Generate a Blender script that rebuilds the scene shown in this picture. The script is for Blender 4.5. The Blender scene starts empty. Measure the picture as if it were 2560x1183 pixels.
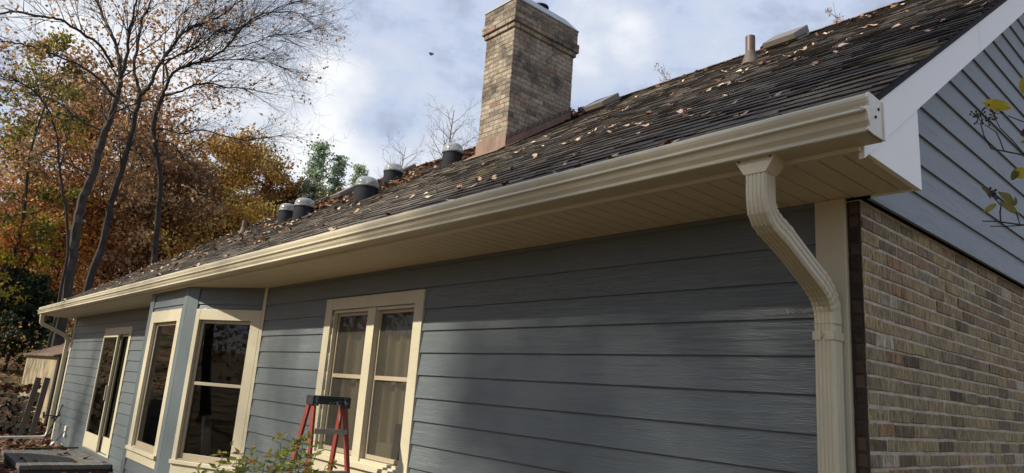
import bpy, math, random
from mathutils import Vector, Matrix, noise
random.seed(7)
sc = bpy.context.scene
COL = sc.collection

# ------------------------------------------------------------------ camera
CZ = 1.75                                   # eye height; heights below are metres from the ground
RX = ((0.66470530, 0.74364814, 0.07179358), (-0.11810386, 0.19947887, -0.97275879), (-0.73771156, 0.63811882, 0.22042237))
CAM = Vector((1.3318, -3.2, CZ))
cd = bpy.data.cameras.new('camera'); cam = bpy.data.objects.new('camera', cd); COL.objects.link(cam)
cd.sensor_width = 36.0; cd.lens = 36.0 * 1745.7 / 2560.0; cd.clip_start = 0.05; cd.clip_end = 2000
cam.matrix_world = Matrix(((RX[0][0], -RX[1][0], -RX[2][0], CAM.x), (RX[0][1], -RX[1][1], -RX[2][1], CAM.y),
                           (RX[0][2], -RX[1][2], -RX[2][2], CAM.z), (0, 0, 0, 1))).normalized()
cam.location = CAM
sc.camera = cam

def ray(px, py):
    a, b = (px - 1280) / 1745.7, (py - 591.5) / 1745.7
    return Vector([RX[0][i] * a + RX[1][i] * b + RX[2][i] for i in range(3)])
def at(px, py, dist):                        # point at a horizontal distance
    v = ray(px, py); return CAM + v * (dist / math.hypot(v.x, v.y))
def on_y(px, py, y):
    v = ray(px, py); return CAM + v * ((y - CAM.y) / v.y)
def on_x(px, py, x):
    v = ray(px, py); return CAM + v * ((x - CAM.x) / v.x)
SL = 0.667; RZ = 1.59 + CZ                    # roof plane z = RZ + SL*y
def on_roof(px, py, off=0.0):
    v = ray(px, py); t = (RZ + off + SL * CAM.y - CAM.z) / (v.z - SL * v.y); return CAM + v * t

# ------------------------------------------------------------------ light
SUN = Vector((-0.40, -1.0, 0.72)).normalized()
EL = math.asin(SUN.z); AZ = math.atan2(SUN.x, SUN.y)
sd = bpy.data.lights.new('sun', 'SUN'); sd.energy = 5.0; sd.angle = math.radians(0.9); sd.color = (1.0, 0.92, 0.77)
so = bpy.data.objects.new('sun', sd); COL.objects.link(so); so.rotation_euler = (-SUN).to_track_quat('-Z', 'Y').to_euler()
so.location = (0, -10, 30)
w = bpy.data.worlds.new('World'); sc.world = w; w.use_nodes = True
nt = w.node_tree; nt.nodes.clear(); N = nt.nodes.new; L = nt.links.new
out = N('ShaderNodeOutputWorld'); mix = N('ShaderNodeMixShader'); bg1 = N('ShaderNodeBackground'); bg2 = N('ShaderNodeBackground')
sky = N('ShaderNodeTexSky'); sky.sky_type = 'NISHITA'; sky.sun_disc = False; sky.sun_elevation = EL; sky.sun_rotation = AZ
bg1.inputs[1].default_value = 0.085; L(sky.outputs[0], bg1.inputs[0])
tc = N('ShaderNodeTexCoord')
mp = N('ShaderNodeMapping'); mp.inputs['Scale'].default_value = (1.0, 1.0, 1.7); L(tc.outputs['Generated'], mp.inputs[0])
n1 = N('ShaderNodeTexNoise'); n1.inputs['Scale'].default_value = 4.2; n1.inputs['Detail'].default_value = 9; n1.inputs['Roughness'].default_value = 0.58; n1.inputs['Distortion'].default_value = 0.25
L(mp.outputs[0], n1.inputs['Vector'])
n2 = N('ShaderNodeTexNoise'); n2.inputs['Scale'].default_value = 11.0; n2.inputs['Detail'].default_value = 8; n2.inputs['Roughness'].default_value = 0.62
L(mp.outputs[0], n2.inputs['Vector'])
def math_node(tree, op, a, b=None):
    m = tree.nodes.new('ShaderNodeMath'); m.operation = op
    for i, v in enumerate((a, b)):
        if v is None: continue
        if isinstance(v, (int, float)): m.inputs[i].default_value = v
        else: tree.links.new(v, m.inputs[i])
    return m.outputs[0]
def cloud_bank(px, py, width, gain):          # a bright cloud standing in that part of the sky
    d = ray(px, py).normalized()
    vd = N('ShaderNodeVectorMath'); vd.operation = 'DOT_PRODUCT'; L(tc.outputs['Generated'], vd.inputs[0]); vd.inputs[1].default_value = d
    mr = N('ShaderNodeMapRange'); mr.interpolation_type = 'SMOOTHSTEP'
    mr.inputs['From Min'].default_value = math.cos(math.atan(width / 1745.7)); mr.inputs['From Max'].default_value = 1.0
    mr.inputs['To Max'].default_value = gain; L(vd.outputs['Value'], mr.inputs['Value'])
    return mr.outputs[0]
acc = math_node(nt, 'ADD', math_node(nt, 'MULTIPLY', n1.outputs[0], 0.78), math_node(nt, 'MULTIPLY', n2.outputs[0], 0.46))
for b in ((1480, 110, 170, 0.22), (850, 210, 110, 0.20), (840, 410, 150, 0.26), (1100, 350, 160, 0.14), (1590, 100, 80, 0.12), (430, 250, 480, 0.24), (1000, 180, 110, 0.08),
          (960, 280, 150, -0.10), (1750, 60, 300, -0.03), (1000, 60, 200, -0.05), (1120, 190, 120, -0.04)):
    acc = math_node(nt, 'ADD', acc, cloud_bank(*b))
cr = N('ShaderNodeValToRGB'); e = cr.color_ramp.elements
e[0].position = 0.46; e[0].color = (0.44, 0.49, 0.59, 1); e[1].position = 1.0; e[1].color = (0.90, 0.92, 0.95, 1)
k = e.new(0.60); k.color = (0.51, 0.59, 0.76, 1); k = e.new(0.74); k.color = (0.61, 0.67, 0.79, 1)
L(acc, cr.inputs[0]); L(cr.outputs[0], bg2.inputs[0]); bg2.inputs[1].default_value = 0.78
mr = N('ShaderNodeMapRange'); mr.inputs['From Min'].default_value = 0.40; mr.inputs['From Max'].default_value = 0.62
mr.inputs['To Min'].default_value = 0.55; mr.inputs['To Max'].default_value = 1.0; L(acc, mr.inputs['Value'])
L(mr.outputs[0], mix.inputs[0]); L(bg1.outputs[0], mix.inputs[1]); L(bg2.outputs[0], mix.inputs[2]); L(mix.outputs[0], out.inputs[0])
sc.view_settings.view_transform = 'Standard'; sc.view_settings.look = 'None'; sc.view_settings.exposure = 0.48; sc.view_settings.gamma = 1.0
try: sc.view_settings.use_curve_mapping = False
except Exception: pass
sc.cycles.max_bounces = 8; sc.cycles.transparent_max_bounces = 12; sc.cycles.use_denoising = True
sc.cycles.sample_clamp_indirect = 6

# ------------------------------------------------------------------ mesh helper
class MB:
    def __init__(s): s.v = []; s.f = []; s.r = []; s.m = []
    def face(s, pts, r=0.5, m=0):
        n = len(s.v); s.v.extend([tuple(p) for p in pts]); s.f.append(tuple(range(n, n + len(pts)))); s.r.append(r); s.m.append(m)
    def faces(s, pts, fs, r=0.5, m=0):
        n = len(s.v); s.v.extend([tuple(p) for p in pts])
        for f in fs: s.f.append(tuple(n + i for i in f)); s.r.append(r); s.m.append(m)
    def hexa(s, p, r=0.5, m=0):               # 8 points: bottom ring 0-3, top ring 4-7
        s.faces(p, ((3, 2, 1, 0), (4, 5, 6, 7), (0, 1, 5, 4), (1, 2, 6, 5), (2, 3, 7, 6), (3, 0, 4, 7)), r, m)
    def box(s, x0, x1, y0, y1, z0, z1, r=0.5, m=0):
        s.hexa(((x0, y0, z0), (x1, y0, z0), (x1, y1, z0), (x0, y1, z0), (x0, y0, z1), (x1, y0, z1), (x1, y1, z1), (x0, y1, z1)), r, m)
    def fbox(s, F, x0, x1, z0, z1, n0, n1, r=0.5, m=0):   # box in a wall frame: along, up, outward
        P = lambda x, n, z: F(x, n, z)
        s.hexa((P(x0, n1, z0), P(x1, n1, z0), P(x1, n0, z0), P(x0, n0, z0), P(x0, n1, z1), P(x1, n1, z1), P(x1, n0, z1), P(x0, n0, z1)), r, m)
    def prism(s, prof, axis, a0, a1, r=0.5, m=0, caps=True, closed=True):   # profile in the two other axes, swept along axis
        def P(q, a):
            if axis == 0: return (a, q[0], q[1])
            if axis == 1: return (q[0], a, q[1])
            return (q[0], q[1], a)
        n = len(prof); pts = [P(q, a0) for q in prof] + [P(q, a1) for q in prof]
        fs = [(i, (i + 1) % n, n + (i + 1) % n, n + i) for i in range(n if closed else n - 1)]
        if caps: fs += [tuple(range(n - 1, -1, -1)), tuple(range(n, 2 * n))]
        s.faces(pts, fs, r, m)
    def tube(s, pts, rad, n=6, r=0.5, cap=True):
        pts = [Vector(p) for p in pts]; k = len(pts); base = len(s.v)
        if not hasattr(rad, '__len__'): rad = [rad] * k
        d = (pts[1] - pts[0]).normalized(); a = d.orthogonal().normalized()
        cs = [(math.cos(2 * math.pi * i / n), math.sin(2 * math.pi * i / n)) for i in range(n)]
        for i, p in enumerate(pts):
            d = (pts[min(i + 1, k - 1)] - pts[max(i - 1, 0)])
            if d.length < 1e-9: d = Vector((0, 0, 1))
            d.normalize(); a = (a - d * a.dot(d))
            a = a.normalized() if a.length > 1e-6 else d.orthogonal().normalized()
            b = d.cross(a); R_ = rad[i]
            for c, q in cs: s.v.append(tuple(p + a * (c * R_) + b * (q * R_)))
        for i in range(k - 1):
            for j in range(n):
                s.f.append((base + i * n + j, base + i * n + (j + 1) % n, base + (i + 1) * n + (j + 1) % n, base + (i + 1) * n + j)); s.r.append(r); s.m.append(0)
        if cap and n > 2:
            s.f.append(tuple(base + (k - 1) * n + j for j in range(n))); s.r.append(r); s.m.append(0)
            s.f.append(tuple(base + n - 1 - j for j in range(n))); s.r.append(r); s.m.append(0)
    def sweep(s, frames, prof, r=0.5, cap=True):          # frames: (origin, u, v); prof: (a, b) pairs
        n = len(prof); base = len(s.v)
        for o, u, v in frames:
            for a, b in prof: s.v.append(tuple(Vector(o) + Vector(u) * a + Vector(v) * b))
        for i in range(len(frames) - 1):
            for j in range(n):
                s.f.append((base + i * n + j, base + i * n + (j + 1) % n, base + (i + 1) * n + (j + 1) % n, base + (i + 1) * n + j)); s.r.append(r); s.m.append(0)
        if cap:
            s.f.append(tuple(base + n - 1 - j for j in range(n))); s.r.append(r); s.m.append(0)
            s.f.append(tuple(base + (len(frames) - 1) * n + j for j in range(n))); s.r.append(r); s.m.append(0)
    def lathe(s, prof, c=(0, 0, 0), n=24, r=0.5):          # (radius, z) pairs about the z axis
        base = len(s.v)
        for q, z in prof:
            for i in range(n):
                a = 2 * math.pi * i / n; s.v.append((c[0] + q * math.cos(a), c[1] + q * math.sin(a), c[2] + z))
        for k in range(len(prof) - 1):
            for i in range(n):
                s.f.append((base + k * n + i, base + k * n + (i + 1) % n, base + (k + 1) * n + (i + 1) % n, base + (k + 1) * n + i)); s.r.append(r); s.m.append(0)
    def build(s, name, mats, parent=None, smooth=False, bevel=0.0, origin=None, fix=True):
        # verts are in world coordinates; they are stored relative to the parent's (or own) base
        o = Vector(origin) if origin is not None else Vector((0, 0, 0))
        if parent is not None:
            q = parent
            while q is not None: o = o + q.location; q = q.parent
        me = bpy.data.meshes.new(name)
        me.from_pydata([(v[0] - o.x, v[1] - o.y, v[2] - o.z) for v in s.v], [], s.f)
        if not isinstance(mats, (list, tuple)): mats = [mats]
        for m_ in mats: me.materials.append(m_)
        if len(mats) > 1: me.polygons.foreach_set('material_index', s.m)
        at_ = me.attributes.new('rnd', 'FLOAT', 'FACE'); at_.data.foreach_set('value', s.r)
        if smooth: me.polygons.foreach_set('use_smooth', [True] * len(me.polygons))
        me.update()
        ob = bpy.data.objects.new(name, me); COL.objects.link(ob)
        if parent is not None: ob.parent = parent
        elif origin is not None: ob.location = origin
        if bevel:
            b = ob.modifiers.new('edge', 'BEVEL'); b.width = bevel; b.segments = 2; b.limit_method = 'ANGLE'; b.angle_limit = math.radians(50)
        return ob

def tag(o, label=None, cat=None, group=None, kind=None):
    for k_, v_ in (('label', label), ('category', cat), ('group', group), ('kind', kind)):
        if v_: o[k_] = v_
    return o
def thing(name, loc, label, cat, group=None):
    o = bpy.data.objects.new(name, None); o.empty_display_size = 0.2; COL.objects.link(o); o.location = loc
    return tag(o, label, cat, group)
def copy_tree(o, parent=None):
    c = o.copy(); COL.objects.link(c)
    if parent is not None: c.parent = parent
    for ch in [x for x in o.children]: copy_tree(ch, c)
    return c

# ------------------------------------------------------------------ materials
def new_mat(name):
    m = bpy.data.materials.new(name); m.use_nodes = True
    t = m.node_tree; b = t.nodes['Principled BSDF']; return m, t, b
def ramp(t, fac, stops, interp='LINEAR'):
    r = t.nodes.new('ShaderNodeValToRGB'); r.color_ramp.interpolation = interp; el = r.color_ramp.elements
    while len(el) < len(stops): el.new(0.5)
    for q, (p, c) in zip(el, stops): q.position = p; q.color = (*c, 1)
    t.links.new(fac, r.inputs[0]); return r.outputs[0]
def noise_tex(t, scale, detail=4, rough=0.5, stretch=(1, 1, 1), dist=0.0, coord='Object'):
    tcn = t.nodes.new('ShaderNodeTexCoord'); mpn = t.nodes.new('ShaderNodeMapping'); mpn.inputs['Scale'].default_value = stretch
    t.links.new(tcn.outputs[coord], mpn.inputs[0])
    nz = t.nodes.new('ShaderNodeTexNoise'); nz.inputs['Scale'].default_value = scale; nz.inputs['Detail'].default_value = detail
    nz.inputs['Roughness'].default_value = rough; nz.inputs['Distortion'].default_value = dist
    t.links.new(mpn.outputs[0], nz.inputs['Vector']); return nz.outputs[0]
def mixc(t, fac, a, b, mode='MIX'):
    m = t.nodes.new('ShaderNodeMix'); m.data_type = 'RGBA'; m.blend_type = mode
    for sock, v in ((m.inputs[0], fac), (m.inputs[6], a), (m.inputs[7], b)):
        if isinstance(v, (int, float)): sock.default_value = v
        elif isinstance(v, tuple): sock.default_value = (*v, 1)
        else: t.links.new(v, sock)
    return m.outputs[2]
def bump(t, b, h, strength, dist=0.01):
    n = t.nodes.new('ShaderNodeBump'); n.inputs['Strength'].default_value = strength; n.inputs['Distance'].default_value = dist
    t.links.new(h, n.inputs['Height']); t.links.new(n.outputs[0], b.inputs['Normal'])
def attr(t, name='rnd'):
    a = t.nodes.new('ShaderNodeAttribute'); a.attribute_name = name; return a.outputs['Fac']
def plain(name, col, rough=0.5, var=0.12, scale=6.0, metal=0.0, bmp=0.0, bscale=80.0, stretch=(1, 1, 1), spec=None, dirt=None):
    m, t, b = new_mat(name)
    n = noise_tex(t, scale, 6, 0.6, stretch)
    lo = tuple(c * (1 - var) for c in col); hi = tuple(min(1, c * (1 + var)) for c in col)
    c = ramp(t, n, [(0.3, lo), (0.7, hi)])
    if dirt:
        d = ramp(t, noise_tex(t, dirt[0], 8, 0.65, stretch), [(dirt[2], (0, 0, 0)), (dirt[2] + 0.14, (1, 1, 1))])
        c = mixc(t, d, c, dirt[1])
    t.links.new(c, b.inputs['Base Color']); b.inputs['Roughness'].default_value = rough; b.inputs['Metallic'].default_value = metal
    if spec is not None: b.inputs['Specular IOR Level'].default_value = spec
    if bmp: bump(t, b, noise_tex(t, bscale, 3, 0.5, stretch), bmp, 0.005)
    return m
def siding_mat(name, col, stretch, rough=0.42):
    m, t, b = new_mat(name)
    r_ = attr(t)
    base = ramp(t, r_, [(0.0, tuple(c * 0.93 for c in col)), (1.0, tuple(c * 1.07 for c in col))])
    bl = noise_tex(t, 1.3, 6, 0.6); base = mixc(t, 0.45, base, mixc(t, bl, tuple(c * 0.8 for c in col), tuple(c * 1.22 for c in col)))
    t.links.new(base, b.inputs['Base Color'])
    # embossed cedar grain, offset from board to board
    tcn = t.nodes.new('ShaderNodeTexCoord'); cmb = t.nodes.new('ShaderNodeCombineXYZ'); off = math_node(t, 'MULTIPLY', r_, 37.0)
    for i in range(3): t.links.new(off, cmb.inputs[i])
    add = t.nodes.new('ShaderNodeVectorMath'); t.links.new(tcn.outputs['Object'], add.inputs[0]); t.links.new(cmb.outputs[0], add.inputs[1])
    mpn = t.nodes.new('ShaderNodeMapping'); mpn.inputs['Scale'].default_value = stretch; t.links.new(add.outputs[0], mpn.inputs[0])
    wv = t.nodes.new('ShaderNodeTexNoise'); wv.inputs['Scale'].default_value = 1.4; wv.inputs['Detail'].default_value = 2; wv.inputs['Roughness'].default_value = 0.45; wv.inputs['Distortion'].default_value = 0.35
    t.links.new(mpn.outputs[0], wv.inputs['Vector'])
    rings = math_node(t, 'SINE', math_node(t, 'MULTIPLY', wv.outputs[0], 95.0))
    fine = t.nodes.new('ShaderNodeTexNoise'); fine.inputs['Scale'].default_value = 9; fine.inputs['Detail'].default_value = 4; t.links.new(mpn.outputs[0], fine.inputs['Vector'])
    h = math_node(t, 'ADD', math_node(t, 'MULTIPLY', rings, 0.5), math_node(t, 'MULTIPLY', fine.outputs[0], 1.1))
    bump(t, b, h, 0.50, 0.0016)
    b.inputs['Roughness'].default_value = rough
    return m
def attr_mat(name, stops, rough=0.8, bmp=0.3, bscale=60, dirt=None, spec=0.3, var=0.35, vscale=30, stretch=(1, 1, 1)):
    m, t, b = new_mat(name)
    c = ramp(t, attr(t), stops)
    n = noise_tex(t, vscale, 6, 0.65, stretch)
    c = mixc(t, 1.0, c, ramp(t, n, [(0.25, (1 - var,) * 3), (0.75, (1 + var * 0.6,) * 3)]), 'MULTIPLY')
    if dirt: c = mixc(t, ramp(t, noise_tex(t, dirt[0], 6, 0.6), [(dirt[2], (0, 0, 0)), (dirt[2] + 0.16, (1, 1, 1))]), c, dirt[1])
    t.links.new(c, b.inputs['Base Color']); b.inputs['Roughness'].default_value = rough; b.inputs['Specular IOR Level'].default_value = spec
    if bmp: bump(t, b, noise_tex(t, bscale, 4, 0.6), bmp, 0.004)
    return m
def leaf_mat(name, stops, trans=0.35):
    m, t, b = new_mat(name)
    c = ramp(t, attr(t), stops)
    t.links.new(c, b.inputs['Base Color']); b.inputs['Roughness'].default_value = 0.7; b.inputs['Specular IOR Level'].default_value = 0.2
    tr = t.nodes.new('ShaderNodeBsdfTranslucent'); t.links.new(c, tr.inputs[0])
    mx = t.nodes.new('ShaderNodeMixShader'); mx.inputs[0].default_value = trans
    t.links.new(b.outputs[0], mx.inputs[1]); t.links.new(tr.outputs[0], mx.inputs[2]); t.links.new(mx.outputs[0], t.nodes['Material Output'].inputs[0])
    return m
def glass_mat(name, tint=(0.75, 0.77, 0.75), f0=0.07):
    m, t, b = new_mat(name); t.nodes.remove(b)
    tr = t.nodes.new('ShaderNodeBsdfTransparent'); tr.inputs[0].default_value = (*tint, 1)
    gl = t.nodes.new('ShaderNodeBsdfGlossy'); gl.inputs['Roughness'].default_value = 0.015
    lw = t.nodes.new('ShaderNodeFresnel'); lw.inputs['IOR'].default_value = 1.5
    f = math_node(t, 'ADD', math_node(t, 'MULTIPLY', lw.outputs[0], 0.95), f0 * 0.1)
    mx = t.nodes.new('ShaderNodeMixShader'); t.links.new(f, mx.inputs[0]); t.links.new(tr.outputs[0], mx.inputs[1]); t.links.new(gl.outputs[0], mx.inputs[2])
    t.links.new(mx.outputs[0], t.nodes['Material Output'].inputs[0]); return m

BLUE = (0.113, 0.133, 0.141)
M = {}
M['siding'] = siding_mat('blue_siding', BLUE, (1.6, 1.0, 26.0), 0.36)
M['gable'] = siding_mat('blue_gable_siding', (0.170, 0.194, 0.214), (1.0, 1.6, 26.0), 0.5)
M['bluetrim'] = siding_mat('blue_trim', (0.120, 0.147, 0.156), (26.0, 26.0, 1.2), 0.45)
M['beige'] = plain('beige_paint', (0.50, 0.452, 0.322), 0.45, 0.06, 3.0, bmp=0.06, bscale=50)
M['gutter'] = plain('beige_gutter', (0.47, 0.425, 0.315), 0.42, 0.06, 2.0, bmp=0.03, bscale=14, dirt=(5.0, (0.39, 0.35, 0.255), 0.58), stretch=(1, 1, 3))
M['endcap'] = plain('weathered_endcap', (0.60, 0.57, 0.48), 0.4, 0.1, 14.0, dirt=(22.0, (0.30, 0.28, 0.24), 0.60))
M['soffit'] = plain('beige_soffit', (0.55, 0.49, 0.36), 0.55, 0.05, 1.5)
M['rake'] = plain('pale_rake_wrap', (0.80, 0.79, 0.76), 0.4, 0.04, 1.2)
M['sash'] = plain('taupe_sash', (0.36, 0.30, 0.21), 0.45, 0.06, 5.0)
M['glass'] = glass_mat('window_glass', (0.60, 0.60, 0.57))
M['screen_glass'] = glass_mat('screened_glass', (0.42, 0.42, 0.40), 0.03)
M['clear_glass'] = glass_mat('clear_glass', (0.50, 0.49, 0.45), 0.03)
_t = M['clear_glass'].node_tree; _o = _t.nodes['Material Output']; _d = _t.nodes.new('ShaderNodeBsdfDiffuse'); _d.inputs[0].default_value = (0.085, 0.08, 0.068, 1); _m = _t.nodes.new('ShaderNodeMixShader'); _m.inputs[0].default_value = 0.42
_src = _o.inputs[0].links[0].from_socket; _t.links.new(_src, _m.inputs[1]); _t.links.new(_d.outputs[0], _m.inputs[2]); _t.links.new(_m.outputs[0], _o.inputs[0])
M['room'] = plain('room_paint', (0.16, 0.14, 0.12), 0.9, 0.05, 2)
M['curtain'] = plain('sheer_curtain', (0.66, 0.60, 0.47), 0.95, 0.05, 4)
M['brick'] = attr_mat('tumbled_brick', [(0.0, (0.088, 0.066, 0.042)), (0.15, (0.192, 0.149, 0.097)), (0.32, (0.239, 0.190, 0.122)), (0.45, (0.287, 0.226, 0.138)), (0.6, (0.312, 0.246, 0.143)),
    (0.75, (0.349, 0.270, 0.141)), (0.88, (0.245, 0.205, 0.147)), (0.95, (0.291, 0.179, 0.102)), (1.0, (0.416, 0.365, 0.266))], 0.92, 1.0, 45, (5.0, (0.15, 0.122, 0.088), 0.60), 0.12, 0.85, 26, (1.0, 2.6, 0.7))
M['mortar'] = plain('mortar', (0.39, 0.34, 0.265), 0.95, 0.3, 12.0, bmp=0.6, bscale=120)
M['chimney'] = attr_mat('weathered_brick', [(0.0, (0.130, 0.107, 0.088)), (0.3, (0.244, 0.203, 0.158)), (0.6, (0.326, 0.273, 0.213)), (0.85, (0.326, 0.283, 0.240)),
    (0.93, (0.250, 0.145, 0.104)), (1.0, (0.370, 0.320, 0.268))], 0.92, 0.8, 50, (3.2, (0.075, 0.068, 0.060), 0.49), 0.15, 0.6, 22)
M['chimney_mortar'] = plain('old_mortar', (0.21, 0.175, 0.125), 0.95, 0.25, 9.0, bmp=0.5, bscale=100)
M['flash'] = plain('rusty_flashing', (0.17, 0.098, 0.068), 0.6, 0.28, 7.0, dirt=(9.0, (0.20, 0.13, 0.10), 0.55), stretch=(1, 1, 0.3))
M['capmetal'] = plain('zinc_cap', (0.27, 0.30, 0.33), 0.45, 0.12, 6.0, metal=0.3)
M['shingle'] = attr_mat('old_shingle', [(0.0, (0.017, 0.014, 0.013)), (0.15, (0.028, 0.024, 0.022)), (0.4, (0.101, 0.086, 0.074)), (0.7, (0.161, 0.136, 0.108)), (0.9, (0.221, 0.187, 0.133)), (1.0, (0.276, 0.235, 0.159))],
    0.95, 1.0, 90, (1.4, (0.165, 0.130, 0.068), 0.60), 0.15, 0.6, 35)
M['ridge'] = plain('ridge_cap', (0.11, 0.085, 0.065), 0.9, 0.3, 12.0)
M['black'] = plain('black_plastic', (0.022, 0.022, 0.027), 0.5, 0.2, 8.0)
M['tubecurb'] = plain('dark_curb', (0.020, 0.021, 0.027), 0.8, 0.2, 8.0, spec=0.15)
m_, t_, b_ = new_mat('acrylic_dome'); b_.inputs['Base Color'].default_value = (0.36, 0.38, 0.38, 1); b_.inputs['Roughness'].default_value = 0.12; b_.inputs['Specular IOR Level'].default_value = 0.7
tr_ = t_.nodes.new('ShaderNodeBsdfTransparent'); mx_ = t_.nodes.new('ShaderNodeMixShader'); lw_ = t_.nodes.new('ShaderNodeLayerWeight'); lw_.inputs[0].default_value = 0.35
t_.links.new(math_node(t_, 'ADD', math_node(t_, 'MULTIPLY', lw_.outputs['Facing'], 0.55), 0.22), mx_.inputs[0]); t_.links.new(tr_.outputs[0], mx_.inputs[1]); t_.links.new(b_.outputs[0], mx_.inputs[2]); t_.links.new(mx_.outputs[0], t_.nodes['Material Output'].inputs[0]); M['dome'] = m_
M['domering'] = plain('grey_dome_ring', (0.15, 0.15, 0.145), 0.4, 0.1, 9.0)
M['ventbox'] = plain('grey_brown_vent', (0.13, 0.115, 0.105), 0.5, 0.15, 9.0)
M['pipe'] = plain('brown_pipe', (0.085, 0.045, 0.036), 0.5, 0.15, 9.0)
M['boot'] = plain('lead_boot', (0.085, 0.066, 0.052), 0.7, 0.25, 14.0)
M['slab'] = plain('grey_slab', (0.098, 0.094, 0.088), 0.8, 0.18, 3.0, bmp=0.4, bscale=60, dirt=(4.0, (0.07, 0.062, 0.055), 0.52))
M['white'] = plain('white_plastic', (0.68, 0.66, 0.60), 0.4, 0.06, 6)
M['red'] = plain('worn_red_fibreglass', (0.20, 0.032, 0.022), 0.5, 0.2, 10.0, dirt=(14.0, (0.40, 0.20, 0.15), 0.56), stretch=(1, 1, 0.25))
M['blackcap'] = plain('paint_spattered_cap', (0.018, 0.018, 0.020), 0.5, 0.3, 12.0, dirt=(22.0, (0.42, 0.40, 0.36), 0.555))
M['alu'] = plain('worn_aluminium', (0.34, 0.30, 0.235), 0.5, 0.2, 14.0, metal=0.35, dirt=(25.0, (0.09, 0.07, 0.05), 0.58))
M['bark'] = plain('grey_bark', (0.040, 0.033, 0.027), 0.95, 0.35, 7.0, bmp=1.0, bscale=22, stretch=(1, 1, 0.25))
M['darkbark'] = plain('dark_bark', (0.028, 0.022, 0.019), 0.95, 0.35, 7.0, bmp=1.0, bscale=22, stretch=(1, 1, 0.25))
M['palebark'] = plain('pale_bark', (0.145, 0.115, 0.09), 0.95, 0.25, 9.0)
M['wood'] = plain('weathered_plank', (0.115, 0.09, 0.065), 0.9, 0.3, 8.0, stretch=(8, 8, 0.6), bmp=0.5, bscale=12)
M['shedwall'] = plain('tan_shed_panel', (0.42, 0.34, 0.21), 0.8, 0.12, 3.0, stretch=(4, 4, 0.4))
M['shedroof'] = plain('brown_shed_roof', (0.20, 0.13, 0.085), 0.9, 0.25, 6.0)
M['log'] = attr_mat('split_log', [(0.0, (0.085, 0.064, 0.048)), (0.5, (0.19, 0.145, 0.10)), (1.0, (0.34, 0.27, 0.19))], 0.95, 0.6, 30)
M['cover'] = plain('charcoal_cover', (0.040, 0.042, 0.048), 0.7, 0.15, 5)
RUST = [(0.0, (0.128, 0.076, 0.041)), (0.35, (0.347, 0.186, 0.085)), (0.7, (0.553, 0.3, 0.123)), (1.0, (0.755, 0.464, 0.197))]
BROWN = [(0.0, (0.123, 0.08, 0.05)), (0.4, (0.326, 0.207, 0.119)), (0.8, (0.508, 0.325, 0.175)), (1.0, (0.72, 0.52, 0.28))]
GOLD = [(0.0, (0.164, 0.105, 0.038)), (0.35, (0.454, 0.253, 0.072)), (0.7, (0.649, 0.415, 0.098)), (1.0, (0.819, 0.747, 0.153))]
OLIVE = [(0.0, (0.056, 0.058, 0.019)), (0.4, (0.152, 0.147, 0.035)), (0.75, (0.265, 0.233, 0.048)), (1.0, (0.481, 0.385, 0.065))]
ORANGE = [(0.0, (0.133, 0.053, 0.022)), (0.4, (0.365, 0.142, 0.039)), (0.8, (0.533, 0.231, 0.058)), (1.0, (0.674, 0.355, 0.088))]
PINE = [(0.0, (0.108, 0.15, 0.108)), (0.5, (0.286, 0.381, 0.256)), (1.0, (0.571, 0.689, 0.451))]
DARKG = [(0.0, (0.016, 0.028, 0.018)), (0.6, (0.044, 0.068, 0.038)), (1.0, (0.09, 0.116, 0.056))]
YELLOW = [(0.0, (0.19, 0.155, 0.02)), (0.5, (0.33, 0.27, 0.03)), (1.0, (0.48, 0.40, 0.05))]
for n_, p_ in dict(rust=RUST, brown=BROWN, gold=GOLD, olive=OLIVE, orange=ORANGE, pine=PINE, darkg=DARKG, yellow=YELLOW).items(): M['leaf_' + n_] = leaf_mat(n_ + '_leaves', p_)
M['bushleaf'] = leaf_mat('bush_leaves', [(0.0, (0.13, 0.17, 0.045)), (0.5, (0.27, 0.32, 0.08)), (0.78, (0.42, 0.40, 0.10)), (0.88, (0.48, 0.36, 0.07)), (0.95, (0.46, 0.22, 0.06)), (1.0, (0.17, 0.07, 0.04))], 0.4)
M['roofleaf'] = attr_mat('dry_leaf', [(0.0, (0.13, 0.060, 0.042)), (0.3, (0.38, 0.235, 0.16)), (0.7, (0.53, 0.38, 0.275)), (1.0, (0.64, 0.51, 0.41))], 0.8, 0.2, 80, None, 0.2, 0.25, 40)
M['litter'] = attr_mat('fallen_leaves', [(0.0, (0.055, 0.028, 0.018)), (0.4, (0.15, 0.072, 0.040)), (0.8, (0.25, 0.135, 0.075)), (1.0, (0.38, 0.25, 0.15))], 0.85, 0.0, 60, None, 0.2, 0.3, 40)
# leaf-strewn ground
m_, t_, b_ = new_mat('leafy_ground')
vo = t_.nodes.new('ShaderNodeTexVoronoi'); vo.inputs['Scale'].default_value = 9.0; vo.inputs['Randomness'].default_value = 1.0
tcn = t_.nodes.new('ShaderNodeTexCoord'); t_.links.new(tcn.outputs['Object'], vo.inputs['Vector'])
sp = t_.nodes.new('ShaderNodeSeparateColor'); t_.links.new(vo.outputs['Color'], sp.inputs[0])
c_ = ramp(t_, sp.outputs[0], [(0.0, (0.055, 0.036, 0.022)), (0.4, (0.15, 0.094, 0.050)), (0.75, (0.24, 0.155, 0.080)), (1.0, (0.34, 0.25, 0.13))])
c_ = mixc(t_, ramp(t_, noise_tex(t_, 0.35, 5, 0.6), [(0.50, (0, 0, 0)), (0.62, (1, 1, 1))]), c_, (0.062, 0.066, 0.024))
t_.links.new(c_, b_.inputs['Base Color']); b_.inputs['Roughness'].default_value = 0.95; b_.inputs['Specular IOR Level'].default_value = 0.1
bump(t_, b_, vo.outputs['Distance'], 0.8, 0.04); M['ground'] = m_

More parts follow.
